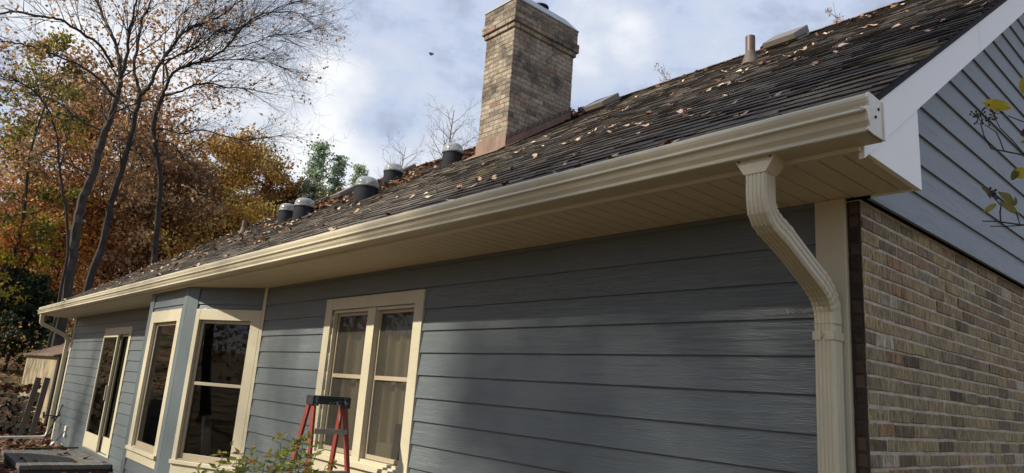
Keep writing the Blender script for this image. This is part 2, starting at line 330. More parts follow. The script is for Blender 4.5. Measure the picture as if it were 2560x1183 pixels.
# ------------------------------------------------------------------ ground
def ghill(x, y):
    d = max(0.0, -19.5 - x) ; e = max(0.0, y - 16.0)
    h = 0.085 * d + 0.0011 * d * d if d < 60 else 0.085 * 60 + 0.0011 * 3600 + 0.05 * (d - 60)
    h += 0.03 * e
    if d > 0 or e > 0: h += 0.35 * min(1, (d + e) / 8) * noise.noise((x * 0.12, y * 0.12, 0))
    return h
g = MB(); xs = [-400, -250, -160, -120, -90] + [-75 + 2.5 * i for i in range(25)] + [-12, -8, -4, 0, 5, 12, 30, 80, 200]
ys = [-300, -150, -80, -50, -35] + [-25 + 2.5 * i for i in range(24)] + [38, 46, 56, 70, 90, 130, 200, 300]
nx = len(xs)
for y in ys:
    for x in xs: g.v.append((x, y, ghill(x, y)))
for j in range(len(ys) - 1):
    for i in range(nx - 1):
        a = j * nx + i; g.f.append((a, a + 1, a + nx + 1, a + nx)); g.r.append(.5); g.m.append(0)
tag(g.build('ground', M['ground'], smooth=True), kind='structure')

# ------------------------------------------------------------------ house
house = thing('house', (-8.7, 4.5, 0), 'blue sided single storey house with brick gable end, beige gutter and leaf strewn shingle roof', 'house')
Z = lambda z: z + CZ
XL = -17.45                                   # far end of the wall
def frame(o, ex):
    o = Vector(o); ex = Vector(ex).normalized(); en = Vector((ex.y, -ex.x, 0))
    return lambda x, n, z: tuple(o + ex * x + en * n + Vector((0, 0, z)))
FW = frame((0, 0, 0), (1, 0, 0))
B0 = Vector((-7.68, -0.53, 0)); B1 = Vector((-6.60, 0.0, 0)); BL = (B1 - B0).length
FB = frame((0, -0.53, 0), (1, 0, 0))          # bay front, x as on the wall
FA = frame(B0, B1 - B0)                       # angled side facing the camera
B2 = Vector((-10.35, 0.0, 0)); B3 = Vector((-9.27, -0.53, 0)); FC = frame(B2, B3 - B2)

def siding(mb, F, x0, x1, z0, z1, holes=(), exp=0.1745, zref=Z(0.274), lap=0.016, joints=False):
    k = math.floor((z0 - zref) / exp) - 1
    while zref + k * exp < z1:
        a, b = zref + k * exp, zref + (k + 1) * exp; lo, hi = max(a, z0), min(b, z1)
        k += 1
        if hi - lo < 1e-4: continue
        cuts = sorted({lo, hi} | {h for q in holes for h in (q[2], q[3]) if lo < h < hi})
        js = []
        if joints and x1 - x0 > 3.5: js = [x0 + (x1 - x0) * random.uniform(.1, .9) for _ in range(int((x1 - x0) / 4) + 1)]
        for c0, c1 in zip(cuts[:-1], cuts[1:]):
            mid = (c0 + c1) / 2; spans = [(x0, x1)]
            for h in holes:
                if h[2] < mid < h[3]:
                    ns = []
                    for s0, s1 in spans:
                        if h[0] > s0: ns.append((s0, min(s1, h[0])))
                        if h[1] < s1: ns.append((max(s0, h[1]), s1))
                    spans = [q for q in ns if q[1] - q[0] > 1e-4]
            for s0, s1 in spans:
                pc = sorted({s0, s1} | {j for j in js if s0 + .1 < j < s1 - .1})
                for p0, p1 in zip(pc[:-1], pc[1:]):
                    r = random.random()
                    g0 = 0.0012 if p0 != s0 else 0; g1 = 0.0012 if p1 != s1 else 0
                    n0 = 0.004 + lap * (1 - (c0 - a) / exp); n1 = 0.004 + lap * (1 - (c1 - a) / exp)
                    mb.face((F(p0 + g0, n0, c0), F(p1 - g1, n0, c0), F(p1 - g1, n1, c1), F(p0 + g0, n1, c1)), r)
                    if c0 == a: mb.face((F(p0 + g0, 0.001, c0), F(p1 - g1, 0.001, c0), F(p1 - g1, n0, c0), F(p0 + g0, n0, c0)), r)
                    elif c0 == lo or True: mb.face((F(p0, -.01, c0), F(p1, -.01, c0), F(p1, n0, c0), F(p0, n0, c0)), r)

WIN = (-4.905, -3.495, Z(-0.64), Z(0.668))
DOOR = (-14.10, -12.42, Z(-1.50), Z(0.56))
wall = MB()
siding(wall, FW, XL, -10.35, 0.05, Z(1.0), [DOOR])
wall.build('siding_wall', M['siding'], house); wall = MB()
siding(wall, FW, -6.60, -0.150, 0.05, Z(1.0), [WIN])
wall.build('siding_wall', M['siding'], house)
# inner lining, floor, ceiling and back of the rooms behind the glass
rm = MB()
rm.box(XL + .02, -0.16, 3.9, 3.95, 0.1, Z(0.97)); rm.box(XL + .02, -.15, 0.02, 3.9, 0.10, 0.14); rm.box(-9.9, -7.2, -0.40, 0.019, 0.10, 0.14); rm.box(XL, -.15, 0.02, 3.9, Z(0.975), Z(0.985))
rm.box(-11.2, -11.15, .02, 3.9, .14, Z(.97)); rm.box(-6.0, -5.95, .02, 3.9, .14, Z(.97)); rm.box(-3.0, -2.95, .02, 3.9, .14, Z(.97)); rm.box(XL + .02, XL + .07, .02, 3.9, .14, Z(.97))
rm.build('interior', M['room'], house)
# far gable end and back wall
bw = MB(); bw.prism([(0.0, 0.0), (9.0, 0.0), (9.0, RZ - 0.05), (4.5, RZ + SL * 4.5 - .08), (0.0, RZ - .08)], 0, XL, XL + 0.03); bw.box(XL + .03, 0.0, 8.97, 9.0, 0, Z(1.2))
bw.build('end_wall', M['siding'], house)
fd = MB(); fd.box(XL + .035, -0.005, 0.008, 0.2, -0.3, 0.095); fd.build('foundation', M['slab'], house)

# brick veneer on the gable end
def bricks(mb, P, x0, x1, z0, z1, L_=0.208, H=0.0656, joint=0.0105, depth=0.09, prot=0.0, both=False, pal=None, jit=0.0016, face_out=0.0, jx=None, lvar=0.0):
    n = int(math.ceil((z1 - z0) / H)); last = 0.5
    for k in range(n):
        a = z1 - (k + 1) * H; off = (L_ / 2 if k % 2 else 0)
        x = x0 - off
        while x < x1 - 0.012:
            lv_ = L_ * (1 + random.uniform(-lvar, lvar)); b0 = max(x, x0); b1 = min(x + lv_, x1)
            if b1 - b0 > 0.03:
                r = pal() if pal else random.random()
                g_ = joint / 2; gx = (joint if jx is None else jx) / 2; o = random.uniform(-jit, jit) + face_out
                q = [random.uniform(-.003, .003) for _ in range(8)]
                e_ = 0.004
                p = []
                for dep in (-depth, o - e_, o):
                    ins = e_ if dep == o else 0
                    p += [P(b0 + gx + ins + q[0], dep, a + g_ + ins + q[1]), P(b1 - gx - ins + q[2], dep, a + g_ + ins + q[3]), P(b1 - gx - ins + q[4], dep, a + H - g_ - ins + q[5]), P(b0 + gx + ins + q[6], dep, a + H - g_ - ins + q[7])]
                fs = [(8, 9, 10, 11)] + [(i, (i + 1) % 4, 4 + (i + 1) % 4, 4 + i) for i in range(4)] + [(4 + i, 4 + (i + 1) % 4, 8 + (i + 1) % 4, 8 + i) for i in range(4)]
                mb.faces(p, fs, r)
            x += lv_
def brick_pal():
    u = random.random()
    if u < .05: return random.uniform(0.02, .14)
    if u < .11: return random.uniform(.9, .97)
    if u < .14: return 1.0
    return min(.88, max(.15, random.gauss(.5, .2)))
BX = 0.05
bk = MB(); PX = lambda s_, d_, z_: (BX + d_, s_, z_)
bricks(bk, PX, 0.0, 6.6, 0.0, Z(0.982), pal=brick_pal, depth=0.085, jx=.0035, lvar=.12, jit=.003)
PE = lambda s_, d_, z_: (s_, -d_ - .007, z_)
bricks(bk, PX, 0.0, 0.0, 0, .1)
mo = MB(); mo.box(-0.03, BX - 0.0035, 0.009, 8.9, 0.0, Z(0.99))
bw_ = bk.build('brick_wall', M['brick'], house); mo.build('mortar', M['mortar'], bw_)
dk = MB()
for k in range(43):
    z1_ = Z(0.982) - k * .0656
    bricks(dk, PE, -0.006, BX - .006, z1_ - .0655, z1_, L_=.3, depth=.008, pal=lambda: random.uniform(0, 1), jit=.0012)
dk.box(-.008, BX - .004, -.0035, .0085, 0.02, Z(.98), r=.25)
dk.build('brick_return', attr_mat('shaded_brick_end', [(0, (.032, .022, .017)), (.6, (.060, .039, .028)), (1, (.085, .056, .038))], .95, .8, 40), bw_)  # brick end face in shade, the shade painted as darker brick
# gable siding above the brick
GX = 0.078
FG = frame((GX, 0, 0), (0, 1, 0))
def gable_siding():
    mb = MB(); exp = 0.1745; z = Z(0.985); top = RZ + SL * 4.5
    while z < top - .1:
        zc = max(z, 0); y0 = max(-0.0, (z - RZ + .05) / SL); y1 = 9.0 - y0
        z1 = z + exp; y0b = max(0.0, (z1 - RZ + .05) / SL); y1b = 9.0 - y0b
        r = random.random(); n0, n1 = 0.017, 0.004
        mb.face((FG(y0, n0, z), FG(y1, n0, z), FG(y1b, n1, z1), FG(y0b, n1, z1)), r)
        mb.face((FG(y0, -0.001, z), FG(y1, -0.001, z), FG(y1, n0, z), FG(y0, n0, z)), r)
        z += exp
    return mb
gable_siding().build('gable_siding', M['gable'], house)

# corner boards
cb = MB(); cb.fbox(FW, -0.152, -0.012, 0.02, Z(0.999), -.004, 0.026); cb.build('corner_board', M['beige'], house, bevel=0.003)
cb = MB(); cb.fbox(FW, XL - .01, XL + .12, 0.02, Z(0.999), -.004, 0.024); cb.build('corner_board', M['beige'], house, bevel=0.003)

# soffit with V grooves, fascia, rake
sf = MB(); x = -17.86; zf = Z(1.0)
while x < 0.295:
    x1 = min(x + 0.1016, 0.295)
    sf.faces(((x, -0.585, zf), (x1 - .012, -0.585, zf), (x1 - .012, 0.0, zf), (x, 0.0, zf), (x1 - .006, -0.585, zf + .016), (x1 - .006, 0.0, zf + .016), (x1, -0.585, zf), (x1, 0, zf)),
             ((0, 3, 2, 1), (1, 2, 5, 4), (4, 5, 7, 6)), random.random())
    x = x1
sf.build('soffit', M['soffit'], house)
fa = MB(); fa.box(-17.88, 0.296, -0.610, -0.5853, Z(0.992), Z(1.145)); fa.build('fascia', M['soffit'], house)
fb_ = MB(); fb_.box(-17.88, 0.296, -0.5845, 0.02, Z(1.03), Z(1.04)); fb_.build('soffit_backing', M['wood'], house)
rk = MB()
def rake_board(mb, x0, x1, ya, yb):
    zt = lambda y: RZ - 0.018 + SL * y; zb = lambda y: Z(1.354) + SL * y
    mb.hexa(((x0, ya, zb(ya)), (x1, ya, zb(ya)), (x1, yb, zb(yb)), (x0, yb, zb(yb)), (x0, ya, zt(ya)), (x1, ya, zt(ya)), (x1, yb, zt(yb)), (x0, yb, zt(yb))))
rake_board(rk, 0.284, 0.306, -0.583, 1.078); rake_board(rk, 0.284, 0.3075, 1.072, 4.4)
rk.hexa(((0.284, 4.4, Z(1.354) + SL * 4.4), (0.306, 4.4, Z(1.354) + SL * 4.4), (0.306, 9.6, Z(1.354) - SL * .6), (0.284, 9.6, Z(1.354) - SL * .6),
         (0.284, 4.4, RZ - .018 + SL * 4.4), (0.306, 4.4, RZ - .018 + SL * 4.4), (0.306, 9.6, RZ - .018 - SL * .6), (0.284, 9.6, RZ - .018 - SL * .6)))
rk.prism([(0.3065, 0), (0.3115, 0), (0.3115, 0.028), (0.3065, 0.028)], 1, 0, 0.001) if False else None
rko = rk.build('rake_board', M['rake'], house, bevel=0.002)
dr = MB()   # drip edge along the rake
dr.hexa(((0.308, -0.60, RZ - .050 - SL * .60), (0.314, -0.60, RZ - .050 - SL * .60), (0.314, 4.4, RZ - .050 + SL * 4.4), (0.308, 4.4, RZ - .050 + SL * 4.4),
         (0.308, -0.60, RZ - .006 - SL * .60), (0.314, -0.60, RZ - .006 - SL * .60), (0.314, 4.4, RZ - .006 + SL * 4.4), (0.308, 4.4, RZ - .006 + SL * 4.4)))
dr.build('drip_edge', M['tubecurb'], rko)
er = MB()
er.prism([(-0.545, Z(1.0015)), (0.03, Z(0.994)), (0.03, Z(1.376)), (-0.545, Z(1.006))], 0, 0.276, 0.2985)
er.box(0.10, 0.274, 0.004, 0.028, Z(0.996), Z(1.37)); er.build('eave_return', M['rake'], house)
rs = MB(); rs.hexa(((0.095, 0.03, Z(1.36) + SL * .03), (0.283, 0.03, Z(1.36) + SL * .03), (0.283, 4.4, Z(1.36) + SL * 4.4), (0.095, 4.4, Z(1.36) + SL * 4.4),
                    (0.095, 0.03, Z(1.375) + SL * .03), (0.283, 0.03, Z(1.375) + SL * .03), (0.283, 4.4, Z(1.375) + SL * 4.4), (0.095, 4.4, Z(1.375) + SL * 4.4)))
rs.build('rake_soffit', M['soffit'], house)

# roof: every shingle tab is a real step
rf = MB(); EY = -0.665; NY = 4.5; exp_y = 0.112; cth = 0.832
ncourse = int((NY - EY) / exp_y)
nv = Vector((0, -SL, 1)).normalized()
for c in range(ncourse + 1):
    y0 = EY + c * exp_y; y1 = min(y0 + exp_y + 0.012, NY)
    x = -17.86 - random.uniform(0, .2); tone_c = random.uniform(-.05, .05)
    while x < 0.328:
        wd = random.uniform(0.09, 0.22); x0 = max(x, -17.86); x1 = min(x + wd, 0.328); x += wd
        if x1 - x0 < 0.005: continue
        mid = (x0 + x1) / 2
        h = random.choice((0.007, 0.009, 0.0105, 0.013)) + 0.004 * noise.noise((mid * .9, y0 * 1.3, 3.0))
        yj = y0 + random.uniform(-.013, .010) + 0.014 * noise.noise((mid * 1.5, y0 * .7, 9.0))
        patch = noise.noise((mid * 0.35, y0 * 0.5, 1.7)) * .32 + (.10 if mid < -3.5 else -.06) + .16 * noise.noise((mid * 1.7, y0 * 1.4, 7.7))
        r = min(1, max(.2, random.gauss(0.47, .10) + patch + tone_c * .6))
        zz = lambda y, k_: (RZ - 0.012 + SL * y + nv.z * k_)
        yy = lambda y, k_: y + nv.y * k_
        hr = h + random.uniform(-.002, .002)
        a = (x0, yy(yj, h), zz(yj, h)); b = (x1, yy(yj, hr), zz(yj, hr)); d_ = (x1, y1, zz(y1, 0.001)); e_ = (x0, y1, zz(y1, 0.001))
        a0 = (x0, yj, zz(yj, -.003)); b0 = (x1, yj, zz(yj, -.003))
        rf.face((a, b, d_, e_), r); rf.face((a0, b0, b, a), .07 + .16 * max(0, r - .3))  # riser tone mixes black asphalt edge with painted shadow of the overlap
        rf.face((b0, d_, b), .02); rf.face((a0, a, e_), .02)
def rp(y, off): return RZ + SL * y + off
rf.face(((-17.86, EY + .01, rp(EY + .01, -.03)), (0.312, EY + .01, rp(EY + .01, -.03)), (0.312, NY, rp(NY, -.03)), (-17.86, NY, rp(NY, -.03))), .3)
rf.face(((-17.86, NY, rp(NY, -.001)), (0.312, NY, rp(NY, -.001)), (0.312, 9.65, RZ - SL * .65), (-17.86, 9.65, RZ - SL * .65)), .3)
rf.face(((0.312, EY, rp(EY, -.03)), (0.312, NY, rp(NY, -.03)), (0.312, NY, rp(NY, -.012)), (0.312, EY, rp(EY, -.012))), .0)
rf.face(((-17.86, EY, rp(EY, -.03)), (-17.86, NY, rp(NY, -.03)), (-17.86, NY, rp(NY, -.012)), (-17.86, EY, rp(EY, -.012))), .1)
roof = rf.build('roof', M['shingle'], house)
rc = MB(); x = -17.86
while x < 0.31:
    x1 = min(x + 0.2, 0.315); hz = rp(NY, .012 + random.uniform(0, .006))
    for s_ in (-1, 1):
        q = [(x, NY, hz), (x1, NY, hz - .006), (x1, NY + s_ * .14, hz - .006 - .14 * SL), (x, NY + s_ * .14, hz - .14 * SL + .004)]
        rc.face(q if s_ > 0 else q[::-1], random.random())
    rc.face(((x1, NY, hz - .006), (x1, NY - .14, hz - .006 - .14 * SL), (x1, NY - .14, hz - .016 - .14 * SL), (x1, NY, hz - .016)), .2)
    x = x1
rc.build('ridge_cap', M['ridge'], roof)

# gutter: K-style profile swept along the eave
GP = [(-0.588, 1.165), (-0.588, 1.015), (-0.690, 1.012), (-0.712, 1.014), (-0.725, 1.015), (-0.729, 1.019), (-0.727, 1.024), (-0.713, 1.036), (-0.711, 1.040), (-0.718, 1.049), (-0.726, 1.058), (-0.730, 1.072),
      (-0.736, 1.084), (-0.747, 1.088), (-0.750, 1.092), (-0.747, 1.097), (-0.730, 1.110), (-0.715, 1.113), (-0.711, 1.117), (-0.714, 1.124), (-0.720, 1.133), (-0.7245, 1.147), (-0.7235, 1.158), (-0.716, 1.167), (-0.704, 1.169), (-0.697, 1.162),
      (-0.700, 1.150), (-0.700, 1.130), (-0.700, 1.112), (-0.726, 1.096), (-0.718, 1.075), (-0.698, 1.045), (-0.690, 1.022), (-0.594, 1.022), (-0.594, 1.165)]
gu = MB(); GPZ = [(y, Z(z)) for y, z in GP]
segs = [-17.86, -14.0, -10.4, -6.9, -3.5, 0.372]
nP = len(GPZ)
base = 0
for i, xx in enumerate(segs):
    for y, z in GPZ: gu.v.append((xx, y, z + 0.003 * math.sin(i * 2.1)))
for i in range(len(segs) - 1):
    for j in range(nP):
        gu.f.append((i * nP + j, i * nP + (j + 1) % nP, (i + 1) * nP + (j + 1) % nP, (i + 1) * nP + j)); gu.r.append(.5); gu.m.append(0)
gut = gu.build('gutter', M['gutter'], house)
for xa, xb in ((0.3715, 0.381), (-17.868, -17.859)):
    ec = MB(); ec.prism([(y - .001 if y < -.6 else y, z) for y, z in GPZ[:25]], 0, xa, xb)
    ec.box(xb - .003, xb + .004, -.60, -.588, Z(1.014), Z(1.166))
    eo = ec.build('end_cap', M['endcap'], gut)
sc_ = MB()
for y, z in ((-.635, 1.125), (-.665, 1.085)):
    sc_ = MB(); sc_.lathe([(0.0, 0), (0.006, 0), (0.006, 0.004), (0.0, 0.004)], n=8)
    for i in range(len(sc_.v) - 32, len(sc_.v)):
        a, b, c = sc_.v[i]; sc_.v[i] = (0.381 + c, y + a, Z(z) + b)
    sc_.build('rivet', M['tubecurb'], gut)
def sealant(x, y, z, r):
    mb = MB(); mb.lathe([(0.001, -r), (r * .8, -r * .6), (r, 0), (r * .8, r * .6), (0.001, r)], (x, y, z), 8); return mb
for y, z in ((-.738, 1.098), (-.702, 1.028)): sealant(.364, y, Z(z), .011).build('sealant', M['gutter'], gut, smooth=True)
# hidden hangers seen only as leaves caught in the trough are added later

# downspouts
def rect_prof(w_, d_, corr=True):
    # front (b = -d/2) carries vertical corrugations
    p = []
    n = 5
    if corr:
        for i in range(n):
            a0 = -w_ / 2 + w_ * (i + .12) / n; a1 = -w_ / 2 + w_ * (i + .88) / n
            p += [(a0, -d_ / 2), (a0 + w_ * .03, -d_ / 2 - .0035), (a1 - w_ * .03, -d_ / 2 - .0035), (a1, -d_ / 2)]
        p = [(-w_ / 2, -d_ / 2 + .003)] + p + [(w_ / 2, -d_ / 2 + .003)]
        for i in range(3):
            a0 = -d_ / 2 + d_ * (i + .2) / 3; a1 = -d_ / 2 + d_ * (i + .8) / 3
            p += [(w_ / 2, a0), (w_ / 2 + .003, a0 + .003), (w_ / 2 + .003, a1 - .003), (w_ / 2, a1)]
        p += [(w_ / 2, d_ / 2), (-w_ / 2, d_ / 2)]
    else: p = [(-w_ / 2, -d_ / 2), (w_ / 2, -d_ / 2), (w_ / 2, d_ / 2), (-w_ / 2, d_ / 2)]
    return p
def down_frames(path):                        # path in the YZ plane at fixed x; u = X, v = in-plane normal
    fr = []; k = len(path)
    for i, (x, y, z, sc1) in enumerate(path):
        p0 = path[max(i - 1, 0)]; p1 = path[min(i + 1, k - 1)]
        d = Vector((0, p1[1] - p0[1], p1[2] - p0[2])).normalized()
        v = Vector((0, -d.z, d.y))            # pointing into the wall when going down
        fr.append(((x, y, z), Vector((sc1, 0, 0)), v * sc1))
    return fr
def elbow_path(x, y0, y1, z_top, z1, z2, z_bot, n=12, crimp=0.018):
    pts = [(x, y0, z_top, 1.0), (x, y0, z1 + .08, 1.0)]
    def arc(pa, da, pb, db, n):
        out_ = []
        for i in range(n + 1):
            t = i / n
            b = [(1 - t) ** 3, 3 * t * (1 - t) ** 2, 3 * t * t * (1 - t), t ** 3]
            c1 = (pa[0] + da[0], pa[1] + da[1]); c2 = (pb[0] - db[0], pb[1] - db[1])
            out_.append(tuple(b[0] * pa[q] + b[1] * c1[q] + b[2] * c2[q] + b[3] * pb[q] for q in (0, 1)))
        return out_
    dy, dz = y1 - y0, z2 - z1; L_ = math.hypot(dy, dz); ux, uz = dy / L_, dz / L_
    a = .21
    A1 = arc((y0, z1 + .075), (0, -.125), (y0 + ux * a, z1 + uz * a), (ux * .13, uz * .13), n)
    A2 = arc((y1 - ux * .16, z2 - uz * .16), (ux * .10, uz * .10), (y1, z2 - .11), (0, -.10), n)
    for i, (yy_, z) in enumerate(A1): pts.append((x, yy_, z, 1.0 + (0.05 if (i % 2 and 1 < i < n) else 0) * crimp / .018))
    for i, (yy_, z) in enumerate(A2): pts.append((x, yy_, z, 1.0 + (0.05 if (i % 2 and 0 < i < n - 1) else 0) * crimp / .018))
    pts.append((x, y1, z_bot, 1.0)); return pts
def downspout(x, w_, d_, y0, y1, z1, z2, zb, parent):
    mb = MB(); path = elbow_path(x, y0, y1, Z(.955), z1, z2, zb)
    mb.sweep(down_frames(path), rect_prof(w_, d_))
    o = mb.build('downspout', M['beige'], parent, bevel=0)
    ou = MB(); xo0, xo1 = x - w_ / 2 - .045, x + w_ / 2 + .045; yo0, yo1 = -.700, -.592; zt, zb_ = Z(1.0125), Z(.948)
    t0, t1, u0, u1 = x - w_ / 2 - .004, x + w_ / 2 + .004, y0 - d_ / 2 - .006, y0 + d_ / 2 + .004
    ou.hexa(((t0, u0, zb_), (t1, u0, zb_), (t1, u1, zb_), (t0, u1, zb_), (xo0, yo0, zt), (xo1, yo0, zt), (xo1, yo1, zt), (xo0, yo1, zt)))
    ou.box(xo0, xo1, yo0 - .0025, yo1, zt - .004, zt + .016)
    ou.build('outlet', M['beige'], o, bevel=.002)
    for xx in (xo0 + .02, xo1 - .02):
        ri = MB(); ri.lathe([(.0, 0), (.005, 0), (.005, .003), (0, .003)], (xx, yo0 - .003, zt - .006), 8); ri.build('rivet', M['tubecurb'], o)
    return o
DX = -0.080
ds = downspout(DX, 0.088, 0.082, -0.655, -0.076, Z(.80), Z(.53), 0.03, house)
st = MB()   # strap holding the pipe to the corner
st.box(DX - .049, DX - .012, -.1245, -.1215, Z(.335), Z(.372)); st.box(DX + .004, DX + .049, -.1245, -.1215, Z(.335), Z(.372)); st.box(DX + .0475, DX + .0505, -.1245, -.03, Z(.335), Z(.372)); st.box(DX - .0505, DX - .0475, -.1245, -.03, Z(.335), Z(.372))
for a0, a1, b0, b1 in ((-.012, .004, .360, .345), (-.012, .004, .345, .360)):
    st.tube(((DX + a0 - .004, -.123, Z(b0)), (DX + a1 + .004, -.126, Z(b1))), .0022, 5)
st.build('strap', M['beige'], ds)
jn = MB(); jn.box(DX - .0465, DX + .0485, -.1212, -.033, Z(.405), Z(.409)); jn.build('joint', M['sash'], ds)
XD = -17.62
d2 = downspout(XD, 0.088, 0.075, -0.655, -0.07, Z(.82), Z(.56), 0.16, house)
ex = MB(); ex.sweep([((XD, -.07, .20), Vector((1, 0, 0)), Vector((0, 1, 0))), ((XD, -.10, .12), Vector((1, 0, 0)), Vector((0, .75, .65))), ((XD, -.20, .07), Vector((1, 0, 0)), Vector((0, .2, .95))),
                     ((XD + .25, -1.2, .06), Vector((1, 0, 0)), Vector((0, 0, 1))), ((XD + .5, -2.4, .05), Vector((1, 0, 0)), Vector((0, 0, 1)))], rect_prof(.095, .08, False))
ex.build('extension_pipe', M['white'], d2, bevel=.004)

# ---- windows
def picture_frame(mb, F, x0, x1, z0, z1, w_, n0, n1, wt=None, wb=None):
    wt = wt or w_; wb = wb or w_
    mb.fbox(F, x0, x0 + w_, z0, z1, n0, n1); mb.fbox(F, x1 - w_, x1, z0, z1, n0, n1)
    mb.fbox(F, x0 + w_, x1 - w_, z1 - wt, z1, n0, n1 - .001); mb.fbox(F, x0 + w_, x1 - w_, z0, z0 + wb, n0, n1 - .001)
def reveal(mb, F, x0, x1, z0, z1, n0, n1, th=0.012):
    mb.fbox(F, x0 - th, x0, z0 - th, z1 + th, n0, n1); mb.fbox(F, x1, x1 + th, z0 - th, z1 + th, n0, n1)
    mb.fbox(F, x0, x1, z1, z1 + th, n0, n1 - .001); mb.fbox(F, x0, x1, z0 - th, z0, n0, n1 - .001)
def pane(F, x0, x1, z0, z1, n, name, mat, parent):
    mb = MB(); mb.face((F(x0, n, z0), F(x1, n, z0), F(x1, n, z1), F(x0, n, z1))); return mb.build(name, mat, parent)
def sash(F, x0, x1, z0, z1, n, parent, meet=None, mat='glass', low_mat=None, wd=.028):
    mb = MB(); picture_frame(mb, F, x0, x1, z0, z1, wd, n - .015, n + .012, wb=wd * 1.3)
    if meet is not None: mb.fbox(F, x0 + wd, x1 - wd, meet - .018, meet + .018, n - .015, n + .016)
    s = mb.build('sash', M['sash'], parent, bevel=.002)
    if meet is None: pane(F, x0 + wd - .004, x1 - wd + .004, z0 + .01, z1 - .01, n, 'pane', M[mat], parent)
    else:
        pane(F, x0 + wd - .004, x1 - wd + .004, meet, z1 - .01, n + .002, 'pane', M[mat], parent)
        pane(F, x0 + wd - .004, x1 - wd + .004, z0 + .01, meet, n - .004, 'pane', M[low_mat or mat], parent)
    return s
# twin window on the long wall
wn = MB(); picture_frame(wn, FW, -5.045, -3.362, Z(-.66), Z(.783), .125, -.004, .030, wt=.108, wb=.02)
W1 = wn.build('window', M['beige'], house, bevel=.003)
mb = MB(); mb.fbox(FW, -5.075, -3.335, Z(-.692), Z(-.655), -.004, .062); mb.fbox(FW, -5.045, -3.362, Z(-.80), Z(-.693), -.004, .028); mb.build('sill', M['beige'], W1, bevel=.003)
mb = MB(); reveal(mb, FW, -4.915, -3.492, Z(-.645), Z(.672), -.12, .012); mb.fbox(FW, -4.246, -4.118, Z(-.64), Z(.67), -.10, .018)
picture_frame(mb, FW, -4.912, -3.495, Z(-.642), Z(.669), .024, -.03, .008)
mb.build('frame', M['beige'], W1, bevel=.002)
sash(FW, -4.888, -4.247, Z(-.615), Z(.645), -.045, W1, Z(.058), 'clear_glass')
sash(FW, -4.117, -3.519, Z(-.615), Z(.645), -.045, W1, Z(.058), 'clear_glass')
# patio door
dn = MB(); picture_frame(dn, FW, -14.262, -12.26, Z(-1.53), Z(.69), .13, -.004, .030, wb=.02)
D1 = dn.build('patio_door', M['beige'], house, bevel=.003)
mb = MB(); reveal(mb, FW, -14.13, -12.39, Z(-1.52), Z(.565), -.14, .014); mb.build('frame', M['beige'], D1)
def door_panel(x0, x1, n, first):
    mb = MB(); picture_frame(mb, FW, x0, x1, Z(-1.50), Z(.56), .05 if first else .04, n - .02, n + .02, wb=.26)
    o = mb.build('door_panel', M['beige'], D1, bevel=.003); pane(FW, x0 + .035, x1 - .035, Z(-1.25), Z(.52), n, 'pane', M['screen_glass'], o)
    if first:
        h = MB(); h.fbox(FW, x1 - .055, x1 - .02, Z(-.62), Z(-.36), n + .021, n + .05); h.build('handle', M['sash'], o, bevel=.004)
door_panel(-14.13, -13.02, .04, True); door_panel(-13.10, -12.39, -.03, False)
# bay
bay = MB(); bay.v = []
BW = (-8.945, -7.925, Z(-.985), Z(.60)); AW = (.235, 1.040, Z(-.985), Z(.615))
siding(bay, FB, -9.27, -7.68, 0.05, Z(1.0), [BW], joints=False); siding(bay, FA, 0.0, BL, 0.05, Z(1.0), [AW], joints=False); siding(bay, FC, 0.0, (B3 - B2).length, 0.05, Z(1.0), joints=False)
BAY = bay.build('bay_window', M['siding'], house)
mb = MB(); mb.fbox(FB, -9.275, -9.10, .04, Z(.9995), -.004, .026); mb.fbox(FB, -7.80, -7.668, .04, Z(.9995), -.004, .026); mb.fbox(FA, -.0115, .175, .04, Z(.9992), -.004, .026)
mb.build('corner_post', M['bluetrim'], BAY, bevel=.003)
mb = MB(); mb.fbox(FA, 1.178, 1.222, .04, Z(.9992), -.004, .034); mb.build('corner_strip', M['beige'], BAY, bevel=.002)
mb = MB(); mb.box(-10.2, -6.9, -.5, 0.0, .02, .05); mb.build('base', M['slab'], BAY)
def bay_unit(F, tx0, tx1, zt, zb, g, meet, sashmat):
    mb = MB(); a0, a1 = g[0] + .006, g[1] - .006
    mb.fbox(F, tx0, a0, Z(-1.0), zt, -.004, .031); mb.fbox(F, a1, tx1, Z(-1.0), zt, -.004, .031); mb.fbox(F, a0, a1, g[3] - .006, zt, -.004, .030)
    mb.fbox(F, tx0, tx1, zb, Z(-1.045), -.004, .029)
    o = mb.build('window', M['beige'], BAY, bevel=.003)
    mb = MB(); mb.fbox(F, tx0 - .004, tx1 + .004, Z(-1.043), Z(-1.0), -.004, .058); mb.build('sill', M['beige'], o, bevel=.003)
    mb = MB(); reveal(mb, F, g[0], g[1], g[2], g[3], -.10, .016); mb.build('frame', M['sash'], o)
    sash(F, g[0], g[1], g[2], g[3], -.03, o, meet, 'glass', sashmat, .045)
bay_unit(FB, -9.098, -7.802, Z(.745), Z(-1.155), BW, None, None)
bay_unit(FA, .178, 1.172, Z(.735), Z(-1.16), AW, Z(-.135), 'glass')
# electrical outlet
mb = MB(); mb.fbox(FW, -16.10, -15.98, Z(-1.52), Z(-1.30), .012, .05); mb.build('outlet_box', M['white'], house, bevel=.006)

